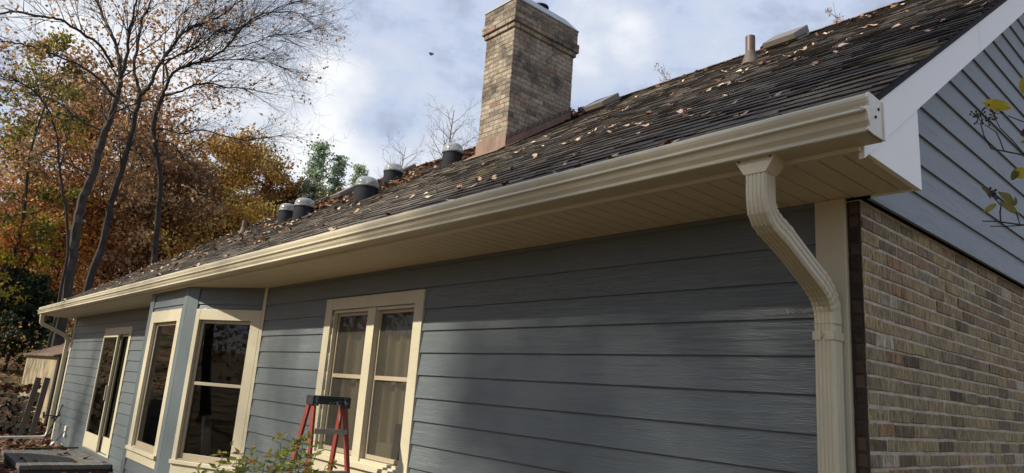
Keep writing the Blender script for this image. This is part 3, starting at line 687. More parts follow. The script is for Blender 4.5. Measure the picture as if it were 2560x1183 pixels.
# chimney
cx0, cx1, cy0, cy1 = -5.89, -5.29, 2.30, 3.46
ch = MB(); zc0 = rp(cy0, -.3)
def ring(mb, x0, x1, y0, y1, z0, z1, pal, off):
    H = .0677
    ks = int(round((z1 - z0) / H))
    for (P, a, b) in ((lambda s, d, z: (s, y0 - d, z), x0, x1), (lambda s, d, z: (x1 + d, s, z), y0, y1), (lambda s, d, z: (x1 + x0 - s, y1 + d, z), x0, x1), (lambda s, d, z: (x0 - d, y0 + y1 - s, z), y0, y1)):
        bricks(mb, P, a, b, z0, z0 + ks * H, .205, H, .007, .05, pal=pal, jit=.0014, face_out=off)
cpal = lambda: min(1, max(0, random.gauss(.5, .22))) if random.random() > .06 else random.uniform(.9, .97)
ring(ch, cx0, cx1, cy0, cy1, zc0, zc0 + 31 * .0677, cpal, 0)
ztop = zc0 + 31 * .0677
ring(ch, cx0 - .028, cx1 + .028, cy0 - .028, cy1 + .028, ztop, ztop + .0677, cpal, 0)
ring(ch, cx0 - .056, cx1 + .056, cy0 - .056, cy1 + .056, ztop + .0677, ztop + .1354, cpal, 0)
ring(ch, cx0 - .035, cx1 + .035, cy0 - .035, cy1 + .035, ztop + .1354, ztop + .339, lambda: random.uniform(.0, .45), 0)
CH = ch.build('chimney', M['chimney'], house)
mb = MB(); i_ = .0055; mb.box(cx0 + i_, cx1 - i_, cy0 + i_, cy1 - i_, zc0, ztop + .01)
mb.box(cx0 - .022, cx1 + .022, cy0 - .022, cy1 + .022, ztop + .0, ztop + .0677); mb.box(cx0 - .05, cx1 + .05, cy0 - .05, cy1 + .05, ztop + .0679, ztop + .1354); mb.box(cx0 - .029, cx1 + .029, cy0 - .029, cy1 + .029, ztop + .1356, ztop + .339)
mb.build('mortar', M['chimney_mortar'], CH)
mb = MB(); z0 = ztop + .3395; a, b = .045, -.10
mb.box(cx0 - a, cx1 + a, cy0 - a, cy1 + a, z0, z0 + .02)
mb.hexa(((cx0 - a + .01, cy0 - a + .01, z0 + .021), (cx1 + a - .01, cy0 - a + .01, z0 + .021), (cx1 + a - .01, cy1 + a - .01, z0 + .021), (cx0 - a + .01, cy1 + a - .01, z0 + .021),
         (cx0 - b, cy0 - b, z0 + .20), (cx1 + b, cy0 - b, z0 + .20), (cx1 + b, cy1 + b, z0 + .20), (cx0 - b, cy1 + b, z0 + .20)))
mb.build('metal_cap', M['capmetal'], CH, bevel=.004)
mb = MB(); mb.lathe([(.11, 0), (.11, .05), (.13, .05), (.13, .075), (.09, .075), (.09, 0)], ((cx0 + cx1) / 2 + .06, 2.95, z0 + .2), 20); mb.build('flue', M['tubecurb'], CH)
# flashing: apron in front, stepped along the side
mb = MB(); f_ = .012
zr = lambda y: rp(y, .0)
mb.box(cx0 - f_, cx1 + f_, cy0 - f_ - .004, cy0 - f_ + .004, zr(cy0) - .10, zr(cy0) + .195)
mb.hexa(((cx0 - .06, cy0 - .17, zr(cy0 - .17) + .014), (cx1 + .06, cy0 - .17, zr(cy0 - .17) + .014), (cx1 + .06, cy0 - .008, zr(cy0) + .018), (cx0 - .06, cy0 - .008, zr(cy0) + .018),
         (cx0 - .06, cy0 - .17, zr(cy0 - .17) + .020), (cx1 + .06, cy0 - .17, zr(cy0 - .17) + .020), (cx1 + .06, cy0 - .008, zr(cy0) + .026), (cx0 - .06, cy0 - .008, zr(cy0) + .026)))
n = 12; dy_ = (cy1 - cy0) / n
for sx, xa in ((1, cx1), (-1, cx0)):
    for i in range(n):
        ya, yb = cy0 + i * dy_, cy0 + (i + 1) * dy_
        zt = zr(yb) + .185; x_a, x_b = (xa + .004, xa + f_ - .001 * (i % 2)) if sx > 0 else (xa - f_ + .001 * (i % 2), xa - .004)
        mb.hexa(((x_a, ya, zr(ya) - .06), (x_b, ya, zr(ya) - .06), (x_b, yb, zr(yb) - .06), (x_a, yb, zr(yb) - .06), (x_a, ya, zt - .105), (x_b, ya, zt - .105), (x_b, yb, zt - .02), (x_a, yb, zt - .02)))
    mb.hexa(((xa - (.0 if sx > 0 else .09), cy0 - .05, zr(cy0 - .05) + .012), (xa + (.09 if sx > 0 else .0), cy0 - .05, zr(cy0 - .05) + .012), (xa + (.09 if sx > 0 else .0), cy1, zr(cy1) + .012), (xa - (.0 if sx > 0 else .09), cy1, zr(cy1) + .012),
             (xa - (.0 if sx > 0 else .09), cy0 - .05, zr(cy0 - .05) + .017), (xa + (.09 if sx > 0 else .0), cy0 - .05, zr(cy0 - .05) + .017), (xa + (.09 if sx > 0 else .0), cy1, zr(cy1) + .017), (xa - (.0 if sx > 0 else .09), cy1, zr(cy1) + .017)))
mb.build('flashing', M['flash'], CH)
mb = MB()    # saw-tooth counter flashing let into the joints
for i in range(n):
    ya, yb = cy0 + i * dy_ + .01, cy0 + (i + 1) * dy_
    za = zr(yb) + .16
    mb.prism([(ya, za - .10), (yb, za - .05), (yb, za + .012), (yb - .018, za + .012)], 0, cx1 + .0125, cx1 + .017)
mb.build('counter_flashing', plain('dark_flashing', (0.075, 0.058, 0.05), 0.6, 0.3, 9.0), CH)

# roof fittings
tubes = [(-6.80, 2.55, .150), (-9.22, 3.00, .168), (-7.30, 1.47, .166), (-9.87, 1.72, .172), (-11.33, 2.04, .160)]
tube0 = None
for x, y, r in tubes:
    zb = rp(y, 0)
    if tube0 is None:
        mb = MB(); s = .16
        mb.lathe([(s, -.16), (s, .125), (s * 1.04, .126), (s * 1.04, .142), (s, .143)], (x, y, zb), 32)
        tube0 = mb.build('roof_skylight', M['tubecurb'], house, smooth=False)
        mb = MB(); mb.lathe([(s * 1.06, .143), (s * 1.07, .150), (s * 1.06, .168), (s * .98, .170)], (x, y, zb), 32); ring_ = mb.build('dome_ring', M['domering'], tube0, smooth=True)
        mb = MB(); dp = [(s * 1.0, .165), (s * .99, .20), (s * .95, .235), (s * .85, .268), (s * .65, .290), (s * .35, .302), (.002, .305)]
        mb.lathe(dp, (x, y, zb), 32); mb.lathe([(q * .97, z - .004) for q, z in dp[::-1]], (x, y, zb), 32); dome_ = mb.build('dome', M['dome'], tube0, smooth=True)
        mb = MB(); mb.lathe([(s * .9, .12), (s * .8, .16), (.002, .165)], (x, y, zb), 24); mb.build('diffuser', M['domering'], tube0, smooth=True)
        base0 = Vector((x, y, zb))
        # move the origin to the skylight's own base so that copies can be placed
        for ob in [tube0] + list(tube0.children):
            for v in ob.data.vertices: v.co = v.co - (base0 - house.location) if ob is tube0 else v.co - (base0 - house.location)
        tube0.location = base0 - house.location; f0 = tube0; sc0 = r / s; tube0.scale = (sc0, sc0, 1)
    else:
        c = copy_tree(tube0); c.parent = house; c.location = Vector((x, y, zb)) - house.location; c.scale = (r / .16, r / .16, 1); c.rotation_euler.z = random.uniform(-.3, .3)
def box_vent(px, py, w_=.40, d_=.34, h=.10):
    p = on_roof(px, py, .05); x, y = p.x, min(p.y, 4.25)
    mb = MB(); k_ = .5
    def q(a, b, hh): return (x + a, y + b + nv.y * hh, rp(y + b, 0) + nv.z * hh)
    mb.hexa((q(-w_ / 2, -d_ / 2, .03), q(w_ / 2, -d_ / 2, .03), q(w_ / 2, d_ / 2, .03), q(-w_ / 2, d_ / 2, .03), q(-w_ / 2, -d_ / 2, h), q(w_ / 2, -d_ / 2, h), q(w_ / 2, d_ / 2, h + .02), q(-w_ / 2, d_ / 2, h + .02)))
    mb.hexa((q(-w_ * .55, -d_ * .42, .004), q(w_ * .55, -d_ * .42, .004), q(w_ * .55, d_ * .42, .004), q(-w_ * .55, d_ * .42, .004), q(-w_ * .42, -d_ * .40, .04), q(w_ * .42, -d_ * .40, .04), q(w_ * .42, d_ * .40, .04), q(-w_ * .42, d_ * .40, .04)))
    mb.build('roof_vent', M['ventbox'], house, bevel=.008)
box_vent(1968, 98); box_vent(1505, 262); box_vent(1012, 430, .34); box_vent(862, 484, .40)
def vent_pipe(px, py, r, h):
    p = on_roof(px, py); zb = rp(p.y, 0)
    mb = MB(); mb.lathe([(r, -.08), (r, h), (r * .86, h), (r * .86, h - .06), (.001, h - .06)], (p.x, p.y, zb), 20); o = mb.build('vent_pipe', M['pipe'], house, smooth=False)
    mb = MB(); mb.lathe([(r * 1.9, -.06), (r * 1.5, .01), (r * 1.12, .075), (r * 1.02, .10)], (p.x, p.y, zb), 20); mb.build('boot', M['boot'], o, smooth=True)
vent_pipe(1876, 152, .052, .285); vent_pipe(608, 580, .055, .26)
#@@PART2@@
# ------------------------------------------------------------------ things inside, seen through the glass
def curtain(x0, x1, name_label, y, folds, seed):
    rr = random.Random(seed); mb = MB(); nx_, nz_ = 70, 6
    ph = rr.uniform(0, 6)
    for j in range(nz_ + 1):
        z = Z(.60) - (1.35) * j / nz_
        for i in range(nx_ + 1):
            t = i / nx_; x = x0 + (x1 - x0) * t
            yy = y + .028 * math.sin(t * folds * 6.28 + ph) + .016 * math.sin(t * folds * 14.1 + ph * 2) * (1 + .3 * j / nz_)
            mb.v.append((x, yy, z))
    for j in range(nz_):
        for i in range(nx_):
            a = j * (nx_ + 1) + i; mb.f.append((a, a + 1, a + nx_ + 2, a + nx_ + 1)); mb.r.append(.5); mb.m.append(0)
    return tag(mb.build('curtain', M['curtain'], None, smooth=True, origin=((x0 + x1) / 2, y, Z(-.75))), name_label, 'curtain')
curtain(-4.90, -4.08, 'sheer beige curtain behind the left sash of the twin window', .12, 3, 1)
curtain(-4.20, -3.38, 'sheer beige curtain behind the right sash of the twin window', .135, 4, 2)
bx = thing('ladder_shadow_box', (-3.62, .08, Z(-.62)), 'dark box standing in for the ladder shadow, with pale cloth, inside the twin window', 'box')
mb = MB(); mb.box(-3.74, -3.50, .065, .095, Z(-.62), Z(-.30)); mb.build('body', M['black'], bx, bevel=.01)  # dark block drawn where the ladder cap's shadow falls
mb = MB(); mb.box(-4.0, -3.745, .06, .095, Z(-.62), Z(-.47)); mb.build('cloth', M['curtain'], bx, bevel=.02)
def kitchen_chair(p, yaw):
    c = thing('dining_chair', p, 'white slat back chair seen through the angled bay window', 'chair'); x, y, z = p
    mb = MB(); mb.box(x - .22, x + .22, y - .22, y + .22, z + .43, z + .46); mb.build('seat', M['white'], c, bevel=.01)
    for sx in (-.19, .19):
        for sy in (-.19, .19):
            mb = MB(); mb.tube(((x + sx, y + sy, z), (x + sx * .95, y + sy * .95, z + .43)), (.018, .022), 8); mb.build('leg', M['white'], c)
    mb = MB()
    for sx in (-.2, .2): mb.tube(((x + sx, y + .2, z + .45), (x + sx * 1.05, y + .26, z + 1.0)), (.02, .018), 8)
    for i in range(5): mb.tube(((x - .14 + .07 * i, y + .205, z + .46), (x - .147 + .0735 * i, y + .25, z + .93)), .009, 6)
    mb.box(x - .23, x + .23, y + .235, y + .275, z + .90, z + 1.02); mb.build('backrest', M['white'], c)
    c.rotation_euler.z = yaw
p = on_y(575, 1000, .55); kitchen_chair((p.x, p.y, .145), 2.6)
p = on_y(545, 1000, 1.6); tb = thing('dining_table', (p.x, p.y, .145), 'small pale round table inside the bay behind the chair', 'table')
mb = MB(); mb.lathe([(.001, .71), (.5, .71), (.5, .74), (.001, .74)], (p.x, p.y, .145), 28); mb.build('tabletop', M['white'], tb)
mb = MB(); mb.lathe([(.26, 0), (.26, .03), (.05, .06), (.045, .66), (.2, .71)], (p.x, p.y, .145), 20); mb.build('pedestal', M['white'], tb)

# ------------------------------------------------------------------ stepladder
la = thing('stepladder', (-3.74, -.60, 0), 'red fibreglass stepladder with paint spattered black top before the twin window', 'ladder')
lx0, lx1, ly, lz = -3.74 - .20, -3.74 + .20, -.60, Z(-.112)
lax = Vector((1, 0.0, 0)); mb = MB()
def lbox(mb, x0, x1, y0, y1, z0, z1): mb.box(x0, x1, y0, y1, z0, z1)
lbox(mb, lx0, lx1, ly - .075, ly + .075, lz - .022, lz); lbox(mb, lx0, lx1, ly - .075, ly - .062, lz - .062, lz - .0225); lbox(mb, lx0, lx1, ly + .062, ly + .075, lz - .062, lz - .0225)
lbox(mb, lx0, lx0 + .02, ly - .0615, ly + .0615, lz - .07, lz - .0225); lbox(mb, lx1 - .02, lx1, ly - .0615, ly + .0615, lz - .07, lz - .0225)
lbox(mb, lx1 - .075, lx1 + .004, ly - .083, ly - .0755, lz - .085, lz - .004); lbox(mb, lx0 - .004, lx0 + .065, ly - .083, ly - .0755, lz - .075, lz - .004)
mb.build('top_cap', M['blackcap'], la, bevel=.006)
def rail(xt, xb, yt, yb, zt, name='rail'):
    mb = MB(); w_, d_ = .026, .068
    def c4(x, y, z, s): return [(x - w_ / 2, y - d_ / 2, z), (x + w_ / 2, y - d_ / 2, z), (x + w_ / 2, y + d_ / 2, z), (x - w_ / 2, y + d_ / 2, z)]
    mb.hexa(c4(xb, yb, 0.03, 1) + c4(xt, yt, zt, 1)); o = mb.build(name, M['red'], la, bevel=.003)
    mb = MB(); mb.box(xb - .025, xb + .025, yb - .05, yb + .05, 0, .035); mb.build('foot', M['black'], o, bevel=.004)
    return o
zt = lz - .03
rail(lx0 + .035, lx0 - .085, ly - .03, ly - .47, zt); rail(lx1 - .035, lx1 + .085, ly - .03, ly - .47, zt)
rail(lx0 + .025, lx0 - .08, ly + .035, ly + .50, zt); rail(lx1 - .025, lx1 + .08, ly + .035, ly + .50, zt)
for k in range(5):
    z = lz - .24 - .295 * k; t = (lz - z) / lz; ex_ = .12 * t
    mb = MB(); yc = ly - .03 - .44 * t
    mb.box(lx0 + .045 - ex_, lx1 - .045 + ex_, yc - .045, yc + .03, z - .004, z); mb.box(lx0 + .045 - ex_, lx1 - .045 + ex_, yc - .045, yc - .041, z - .035, z - .0045)
    mb.build('step', M['alu'], la)
for z in (.35, .95):
    t = (lz - z) / lz; mb = MB(); yc = ly + .035 + .465 * t; ex_ = .105 * t
    mb.box(lx0 + .035 - ex_, lx1 - .035 + ex_, yc - .004, yc + .012, z - .02, z + .02); mb.build('brace', M['alu'], la)

la.rotation_euler.z = math.radians(86); la.scale = (0.76, 0.88, 1.0); la.location.y += 0.04

# ------------------------------------------------------------------ leaves (mesh shapes)
def oak_leaf(L_=.11, lobes=4, curl=.3, seed=0, fold=.25):
    rr = random.Random(seed); ctr = []; left = []; right = []; n = lobes * 2 + 2
    for i in range(n + 1):
        t = i / n; w_ = math.sin(math.pi * min(1, t * .86 + .06)) ** .8 * .34 * L_ * (1.0 if i % 2 else .52) * rr.uniform(.85, 1.15)
        if i in (0,): w_ = .006 * L_
        if i == n: w_ = .07 * L_
        x = (t - .5) * L_; zc = curl * L_ * ((2 * t - 1) ** 2) * rr.uniform(.8, 1.2) + .02 * L_ * math.sin(t * 9)
        up = fold * w_ * rr.uniform(.4, 1.6); sk = .05 * L_ * (1 if i % 2 else -.3)
        ctr.append((x, 0, zc)); left.append((x + sk, w_, zc + up)); right.append((x + sk, -w_, zc + fold * w_ * rr.uniform(.3, 1.6)))
    mb = MB(); st = .3 * L_
    for i in range(n):
        mb.faces((ctr[i], ctr[i + 1], left[i + 1], left[i]), ((0, 1, 2, 3),)); mb.faces((ctr[i + 1], ctr[i], right[i], right[i + 1]), ((0, 1, 2, 3),))
    mb.tube(((-.5 * L_, 0, ctr[0][2]), (-.62 * L_, .02 * L_, ctr[0][2] + .02 * L_), (-.78 * L_, .05 * L_, ctr[0][2] + .01 * L_)), .008 * L_, 3)
    zm = min(v[2] for v in mb.v); mb.v = [(a, b, c - zm) for a, b, c in mb.v]
    return mb
leafmesh = []
for s in range(12):
    mb = oak_leaf(.105, random.choice((3, 4)), random.uniform(.05, .26), s, random.uniform(.04, .32)); rv = [.05, .35, .55, .75, .95, .6][s % 6]; mb.r = [rv] * len(mb.f)
    o = mb.build('dry_leaf', M['roofleaf']); leafmesh.append(o.data); bpy.data.objects.remove(o)
RL = [(2045, 160)]
for a in ((1590,395),(1335,585),(1035,585),(1065,635),(1120,705),(970,710),(820,705),(885,705),(770,690),(700,645),(1130,500),(1060,515),(990,495),(1000,520),(910,560),(800,520),(680,590),(610,585),(1100,440),(1030,440),(1125,450),(1300,385),(1250,395),(1470,365),(1420,345),(1500,310),(1570,270),(1650,205),(1780,240),(1870,105),(1925,100),(1950,150),(1880,165),(480,820),(550,770),(500,760),(425,770),(320,810),(315,780),(280,725),(390,680),(545,700),(200,820),(110,865),(100,815),(40,880),(110,945),(330,970),(660,888),(700,870),(620,900),(20,1015),(1390,272),(1270,325),(750,505),(465,600),(1720,315),(640,470),(790,705),(755,690)):
    RL.append((1400 + a[0] * .4057, a[1] * .4057))
for a in ((2015,525),(1920,600),(2005,445),(2105,395),(1780,480),(1760,540),(1650,510),(1560,545),(1470,690),(1380,700),(1340,730),(1260,750),(1110,760),(1040,780),(1060,800),(940,810),(865,800),(750,810),(690,880),(1210,820),(1550,725),(580,905),(515,945),(390,985),(330,990),(455,1015),(800,915),(140,985),(1640,510),(1410,590),(1730,450),(1820,410),(1380,690),(1590,620),(1250,560)):
    RL.append((660 + a[0] * .389, 180 + a[1] * .389))
for a in ((2200,20),(2330,75),(2385,70),(2265,30),(2150,85),(2110,112),(2290,70),(2360,50),(2455,12),(2420,8),(2260,10),(2240,65),(2180,35),(2085,120)):
    RL.append(a)
spots = []
for px, py in RL:
    p = on_roof(px, py, .012)
    if -.63 < p.y < 4.4 and -17.8 < p.x < .27: spots.append((p.x, p.y))
while len(spots) < 262:
    x, y = random.uniform(-17.6, -5.5), random.uniform(-.5, 4.35)
    if noise.noise((x * .6, y * .7, 5)) > .12 or random.random() < .12: spots.append((x, y))
def in_chimney(x, y): return cx0 - .06 < x < cx1 + .06 and cy0 - .06 < y < cy1 + .06
near_tube = lambda x, y: any((x - a) ** 2 + (y - b) ** 2 < .05 for a, b, r in tubes)
kinds = ['rust brown', 'tan', 'pale tan', 'light brown', 'bleached', 'mid tan']
sq = Vector((0, -SL, 1)).normalized().to_track_quat('Z', 'Y')
for i, (x, y) in enumerate(spots):
    if in_chimney(x, y) or near_tube(x, y): continue
    k = random.randrange(12); o = bpy.data.objects.new('fallen_leaf', leafmesh[k]); COL.objects.link(o)
    s = random.uniform(.55, 1.22) * (1.0 if x > -5 else 1.15); o.scale = (s, s, s)
    o.rotation_mode = 'QUATERNION'
    from mathutils import Quaternion
    o.rotation_quaternion = sq @ Quaternion((0, 0, 1), random.uniform(0, 6.28)) @ Quaternion((1, 0, 0), random.uniform(-.08, .08)) @ Quaternion((0, 1, 0), random.uniform(-.10, .10))
    o.location = (x, y, rp(y, .006)); tag(o, kinds[k % 6] + ' curled oak leaf lying loose on the shingle roof', 'leaf', 'loose oak leaves on the roof')
# leaves heaped against the skylights, the chimney and the ridge
def litter(name, pts, size, lab=None, mat='litter', kind='stuff', zfun=None, tilt=.9):
    mb = MB()
    for p in pts:
        n_ = Vector((random.gauss(0, tilt), random.gauss(0, tilt), 1)).normalized(); a = n_.orthogonal().normalized()
        a = Quaternion(n_, random.uniform(0, 6.28)) @ a; b = n_.cross(a); s = size * random.uniform(.6, 1.4); p = Vector(p); r = random.random()
        q = [p - a * s, p - a * s * .3 + b * s * .55, p + a * s * .5 + b * s * .5 + n_ * s * .3, p + a * s, p + a * s * .3 - b * s * .6, p - a * s * .5 - b * s * .4 + n_ * s * .35]
        mb.face(q, r)
    return tag(mb.build(name, M[mat]), lab, None, None, kind)
hp = []
def heap(x, y, rx, ry, h, n):
    for _ in range(n):
        a, b = random.gauss(0, .45), random.gauss(0, .45); xx, yy_ = x + a * rx, y + b * ry
        if in_chimney(xx, yy_): continue
        d = max(0, 1 - a * a - b * b); hp.append((xx, yy_, rp(yy_, .012 + random.random() * h * d)))
for x, y, r in tubes: heap(x + .10, y + .40, .50, .34, .06, 85)
heap(-5.62, 3.72, .6, .30, .12, 90); heap(-5.05, 3.62, .35, .3, .05, 25); heap(-6.05, 3.0, .18, .6, .12, 60); heap(-10.3, 3.6, .7, .35, .03, 50); heap(-13.0, 3.6, 1.2, .4, .02, 60)
heap(-8.6, 3.5, .7, .4, .03, 45)
for _ in range(330):
    x, y = random.uniform(-17.5, -6.5), random.uniform(0, 4.3); hp.append((x, y, rp(y, .012)))
for _ in range(120):
    x, y = random.uniform(-17.5, .2), random.uniform(3.6, 4.45); hp.append((x, y, rp(y, .012)))
litter('leaf_litter', hp, .042, 'red brown oak leaves heaped behind the roof skylights and chimney')
# leaves caught along the gutter lip
gp = [(random.uniform(-17, 0.2), -.655 + random.uniform(-.02, .02), Z(1.155) + random.uniform(0, .012)) for _ in range(26)]
gp += [(random.gauss(-1.25, .10), -.66, Z(1.172) + random.uniform(0, .02)) for _ in range(7)]
litter('gutter_leaves', gp, .035, 'dry leaves caught along the gutter lip')
# one leaf falling
p = at(1080, 137, 6.0); o = bpy.data.objects.new('falling_leaf', leafmesh[0].copy()); o.data.materials[0] = M['darkbark']; COL.objects.link(o); o.location = p; o.rotation_euler = (1.2, .5, .3); o.scale = (.62,) * 3
tag(o, 'small dark leaf falling through the open sky beside the chimney', 'leaf')

# ------------------------------------------------------------------ far end of the yard
sl = thing('step_slab', (-13.1, -.64, 0), 'grey concrete step slab below the patio door', 'step')
mb = MB(); mb.box(-14.05, -11.93, -1.28, -.022, Z(-1.735), Z(-1.655)); mb.build('riser', plain('dark_slab_side', (.045, .042, .04), .85, .2, 5), sl)
mb = MB(); nb = 9
for i in range(nb):
    ya, yb = -1.30 + 1.275 * i / nb, -1.30 + 1.275 * (i + 1) / nb - .007
    mb.box(-14.08, -11.90, ya, yb, Z(-1.652), Z(-1.582) + random.uniform(-.003, .003))
mb.box(-14.07, -11.91, -1.295, -.03, Z(-1.654), Z(-1.600)); mb.build('top', M['slab'], sl, bevel=.006)
sh = thing('garden_shed', (-22.6, 1.6, ghill(-22, 1)), 'low tan garden shed with brown roof behind the firewood', 'shed')
sx0, sx1, sy0, sy1 = -26.0, -20.74, .30, 2.6; e_ = Z(.135)
mb = MB(); mb.box(sx0, sx1, sy0, sy0 + .04, -.1, e_); mb.box(sx0, sx0 + .04, sy0 + .041, sy1, -.1, e_); mb.box(sx0, sx1, sy1 + .001, sy1 + .04, -.1, e_)
mb.build('wall', M['shedwall'], sh)
mb = MB(); mb.box(sx1 - .04, sx1, sy0 + .041, sy1, -.1, e_); mb.build('end_panel', plain('shaded_shed_end', (0.075, 0.062, 0.05), .9, .2, 4.0, stretch=(4, 4, .4)), sh)  # end wall coloured dark: its shade is put into the panel
mb = MB(); ym, zr_ = (sy0 + sy1) / 2, e_ + .50
for (ya, yb) in ((sy0 - .12, ym), (sy1 + .16, ym)):
    za = e_ - .02
    for i in range(5):
        t0, t1 = i / 5, (i + 1) / 5
        y0_, y1_ = ya + (yb - ya) * t0, ya + (yb - ya) * t1; z0_, z1_ = za + (zr_ - za) * t0, za + (zr_ - za) * t1
        mb.hexa(((sx0 - .1, y0_, z0_), (sx1 + .12, y0_, z0_), (sx1 + .12, y1_, z1_), (sx0 - .1, y1_, z1_), (sx0 - .1, y0_, z0_ + .035), (sx1 + .12, y0_, z0_ + .035), (sx1 + .12, y1_, z1_ + .012), (sx0 - .1, y1_, z1_ + .012)))
mb.build('roof', M['shedroof'], sh)
# firewood
logm = []
for s in range(5):
    rr = random.Random(40 + s); mb = MB(); k = rr.choice((5, 6, 8)); prof = []
    for i in range(k):
        a = 6.283 * i / k; q = rr.uniform(.042, .092); prof.append((q * math.cos(a), q * math.sin(a)))
    mb.prism(prof, 0, -.21, .21, r=rr.random())
    for i, f_2 in enumerate(mb.f):
        if len(f_2) == k and k != 4: mb.r[i] = rr.uniform(.5, 1.0)
    o = mb.build('firewood', M['log']); logm.append(o.data); bpy.data.objects.remove(o)
ROWS = [(-18.95, 1)]
cnt = 0
for row in range(10):
    z = .09 + row * .125; ye = -.15 - row * .018
    nlog = 15
    for i in range(nlog):
        y = ye - i * .145 + random.uniform(-.03, .03)
        if y < -2.6: continue
        if z > 1.15 + .22 * math.sin(y * 2.3) - .10 * max(0, -y - 1): continue
        o = bpy.data.objects.new('firewood', random.choice(logm)); COL.objects.link(o); o.location = (-19.1 + random.uniform(-.11, .11), y, z + random.uniform(-.035, .035))
        o.rotation_euler = (random.uniform(0, 6.28), random.uniform(-.10, .10), random.uniform(-.45, .45)); s = random.uniform(.7, 1.2); o.scale = (random.uniform(.85, 1.2), s, s * random.uniform(.75, 1.15))
        tag(o, 'split grey brown firewood log stacked beside the tan shed', 'firewood', 'logs in the firewood stack'); cnt += 1
lp = []
for _ in range(220):
    y = random.uniform(-2.5, -.2); lp.append((-19.1 + random.gauss(0, .14), y, 1.20 + .2 * math.sin(y * 2.3) + random.uniform(-.03, .10)))
litter('woodpile_leaves', lp, .075, 'brown leaves lying along the top of the firewood stack')
for (b_0, t_0, lab) in (((-18.25, -.50, .02), (-18.55, -.34, Z(-.41)), 'weathered plank leaning on firewood, the farther from the house'), ((-18.15, -.30, .02), (-18.5, -.17, Z(-.40)), 'weathered plank leaning on firewood, the nearer to the house')):
    pl = thing('plank', b_0, lab, 'plank'); mb = MB(); b1, t1 = Vector(b_0), Vector(t_0); d = (t1 - b1).normalized(); u = Vector((-.15, 1, 0)); u = (u - d * u.dot(d)).normalized(); v = d.cross(u)
    w_, h_ = .06, .018
    mb.hexa([b1 - u * w_ - v * h_, b1 + u * w_ - v * h_, b1 + u * w_ + v * h_, b1 - u * w_ + v * h_, t1 - u * w_ - v * h_, t1 + u * w_ - v * h_, t1 + u * w_ + v * h_, t1 - u * w_ + v * h_])
    mb.build('board', M['wood'], pl, bevel=.004)
# garden tools by the corner
tl = thing('garden_hoe', (-16.6, -.5, .02), 'black long handled hoe leaning against the blue wall by the outlet', 'garden tool')
b1, t1 = on_x(104, 1108, -16.9), on_x(166, 1030, -16.9); t1.y = min(t1.y, -.05)
mb = MB(); mb.tube((b1, t1), .016, 8); mb.build('handle', M['black'], tl)
d = (t1 - b1).normalized(); mb = MB(); mb.tube((t1 - d * .12 + Vector((0, -.26, .03)), t1 - d * .1, t1 + Vector((0, .02, .16))), .014, 6); mb.tube((t1 - d * .12 + Vector((0, -.26, .10)), t1 - d * .12 + Vector((0, -.24, -.03))), .022, 6)
mb.tube((t1 - d * .1 + Vector((0, -.12, -.05)), t1 - d * .1 + Vector((0, .05, .02))), .02, 6); mb.build('head', M['black'], tl)
cdp = on_y(162, 1078, -.06); mb = MB(); mb.tube((cdp, cdp + Vector((0, -.06, -.10)), cdp + Vector((.05, -.20, -.3)), cdp + Vector((.1, -.35, -.36))), .012, 6)
tag(mb.build('power_cord', M['black'], None, origin=cdp), 'black cord hanging from the white outlet box on the wall', 'cord')
rk_ = thing('garden_rake', (-14.3, -.6, Z(-1.58)), 'black flat tool lying along the back edge of the step slab', 'garden tool')
mb = MB(); mb.tube(((-14.25, -.62, Z(-1.565)), (-14.3, -.08, Z(-1.56))), .016, 6); mb.build('handle', M['black'], rk_)
mb = MB(); mb.box(-14.30, -14.22, -.95, -.62, Z(-1.58), Z(-1.555)); mb.build('head', M['black'], rk_, bevel=.008)
for i, (px, py, lab) in enumerate(((137, 1107, 'round pale stone on the ground left of the outlet'), (163, 1112, 'round pale stone on the ground below the outlet'))):
    p = on_x(px, py, -16.3); mb = MB(); mb.lathe([(.002, -.06), (.06, -.04), (.085, 0), (.06, .05), (.002, .065)], (p.x, p.y, .055), 10)
    tag(mb.build('stone', M['white'], None, smooth=True, origin=(p.x, p.y, 0)), lab, 'stone')
# covered grill out on the lawn, seen mirrored in the bay glass
gr = thing('covered_grill', (-13.2, -2.0, 0), 'barbecue under a charcoal cover mirrored in the front pane of the bay', 'grill')
mb = MB(); mb.hexa([(-13.95, -2.3, .05), (-12.45, -2.3, .05), (-12.45, -1.65, .05), (-13.95, -1.65, .05), (-13.8, -2.25, .85), (-12.6, -2.25, .85), (-12.6, -1.7, .85), (-13.8, -1.7, .85)])
mb.hexa([(-13.8, -2.25, .851), (-12.6, -2.25, .851), (-12.6, -1.7, .851), (-13.8, -1.7, .851), (-13.5, -2.15, 1.2), (-12.85, -2.15, 1.2), (-12.85, -1.85, 1.2), (-13.5, -1.85, 1.2)]); mb.build('cover', M['cover'], gr, bevel=.05)
# leaf litter on the ground near the house end
lp = []
for _ in range(5200):
    x, y = random.uniform(-24, -8.2), random.uniform(-4.5, .6)
    if (x > XL - .25 and y > -.05) or (-14.1 < x < -11.9 and y > -1.3) or (-10.3 < x and y > -.6): continue
    lp.append((x, y, ghill(x, y) + random.uniform(.005, .05)))
for _ in range(9): lp.append((random.uniform(-14, -12), random.uniform(-1.2, -.1), Z(-1.575)))
for _ in range(5000):
    x = -20 - random.random() ** 1.5 * 26; y = random.uniform(-9, 9); lp.append((x, y, ghill(x, y) + random.uniform(.01, .08)))
litter('ground_leaves', lp, .075, 'brown and tan leaves strewn over the ground', tilt=.5)

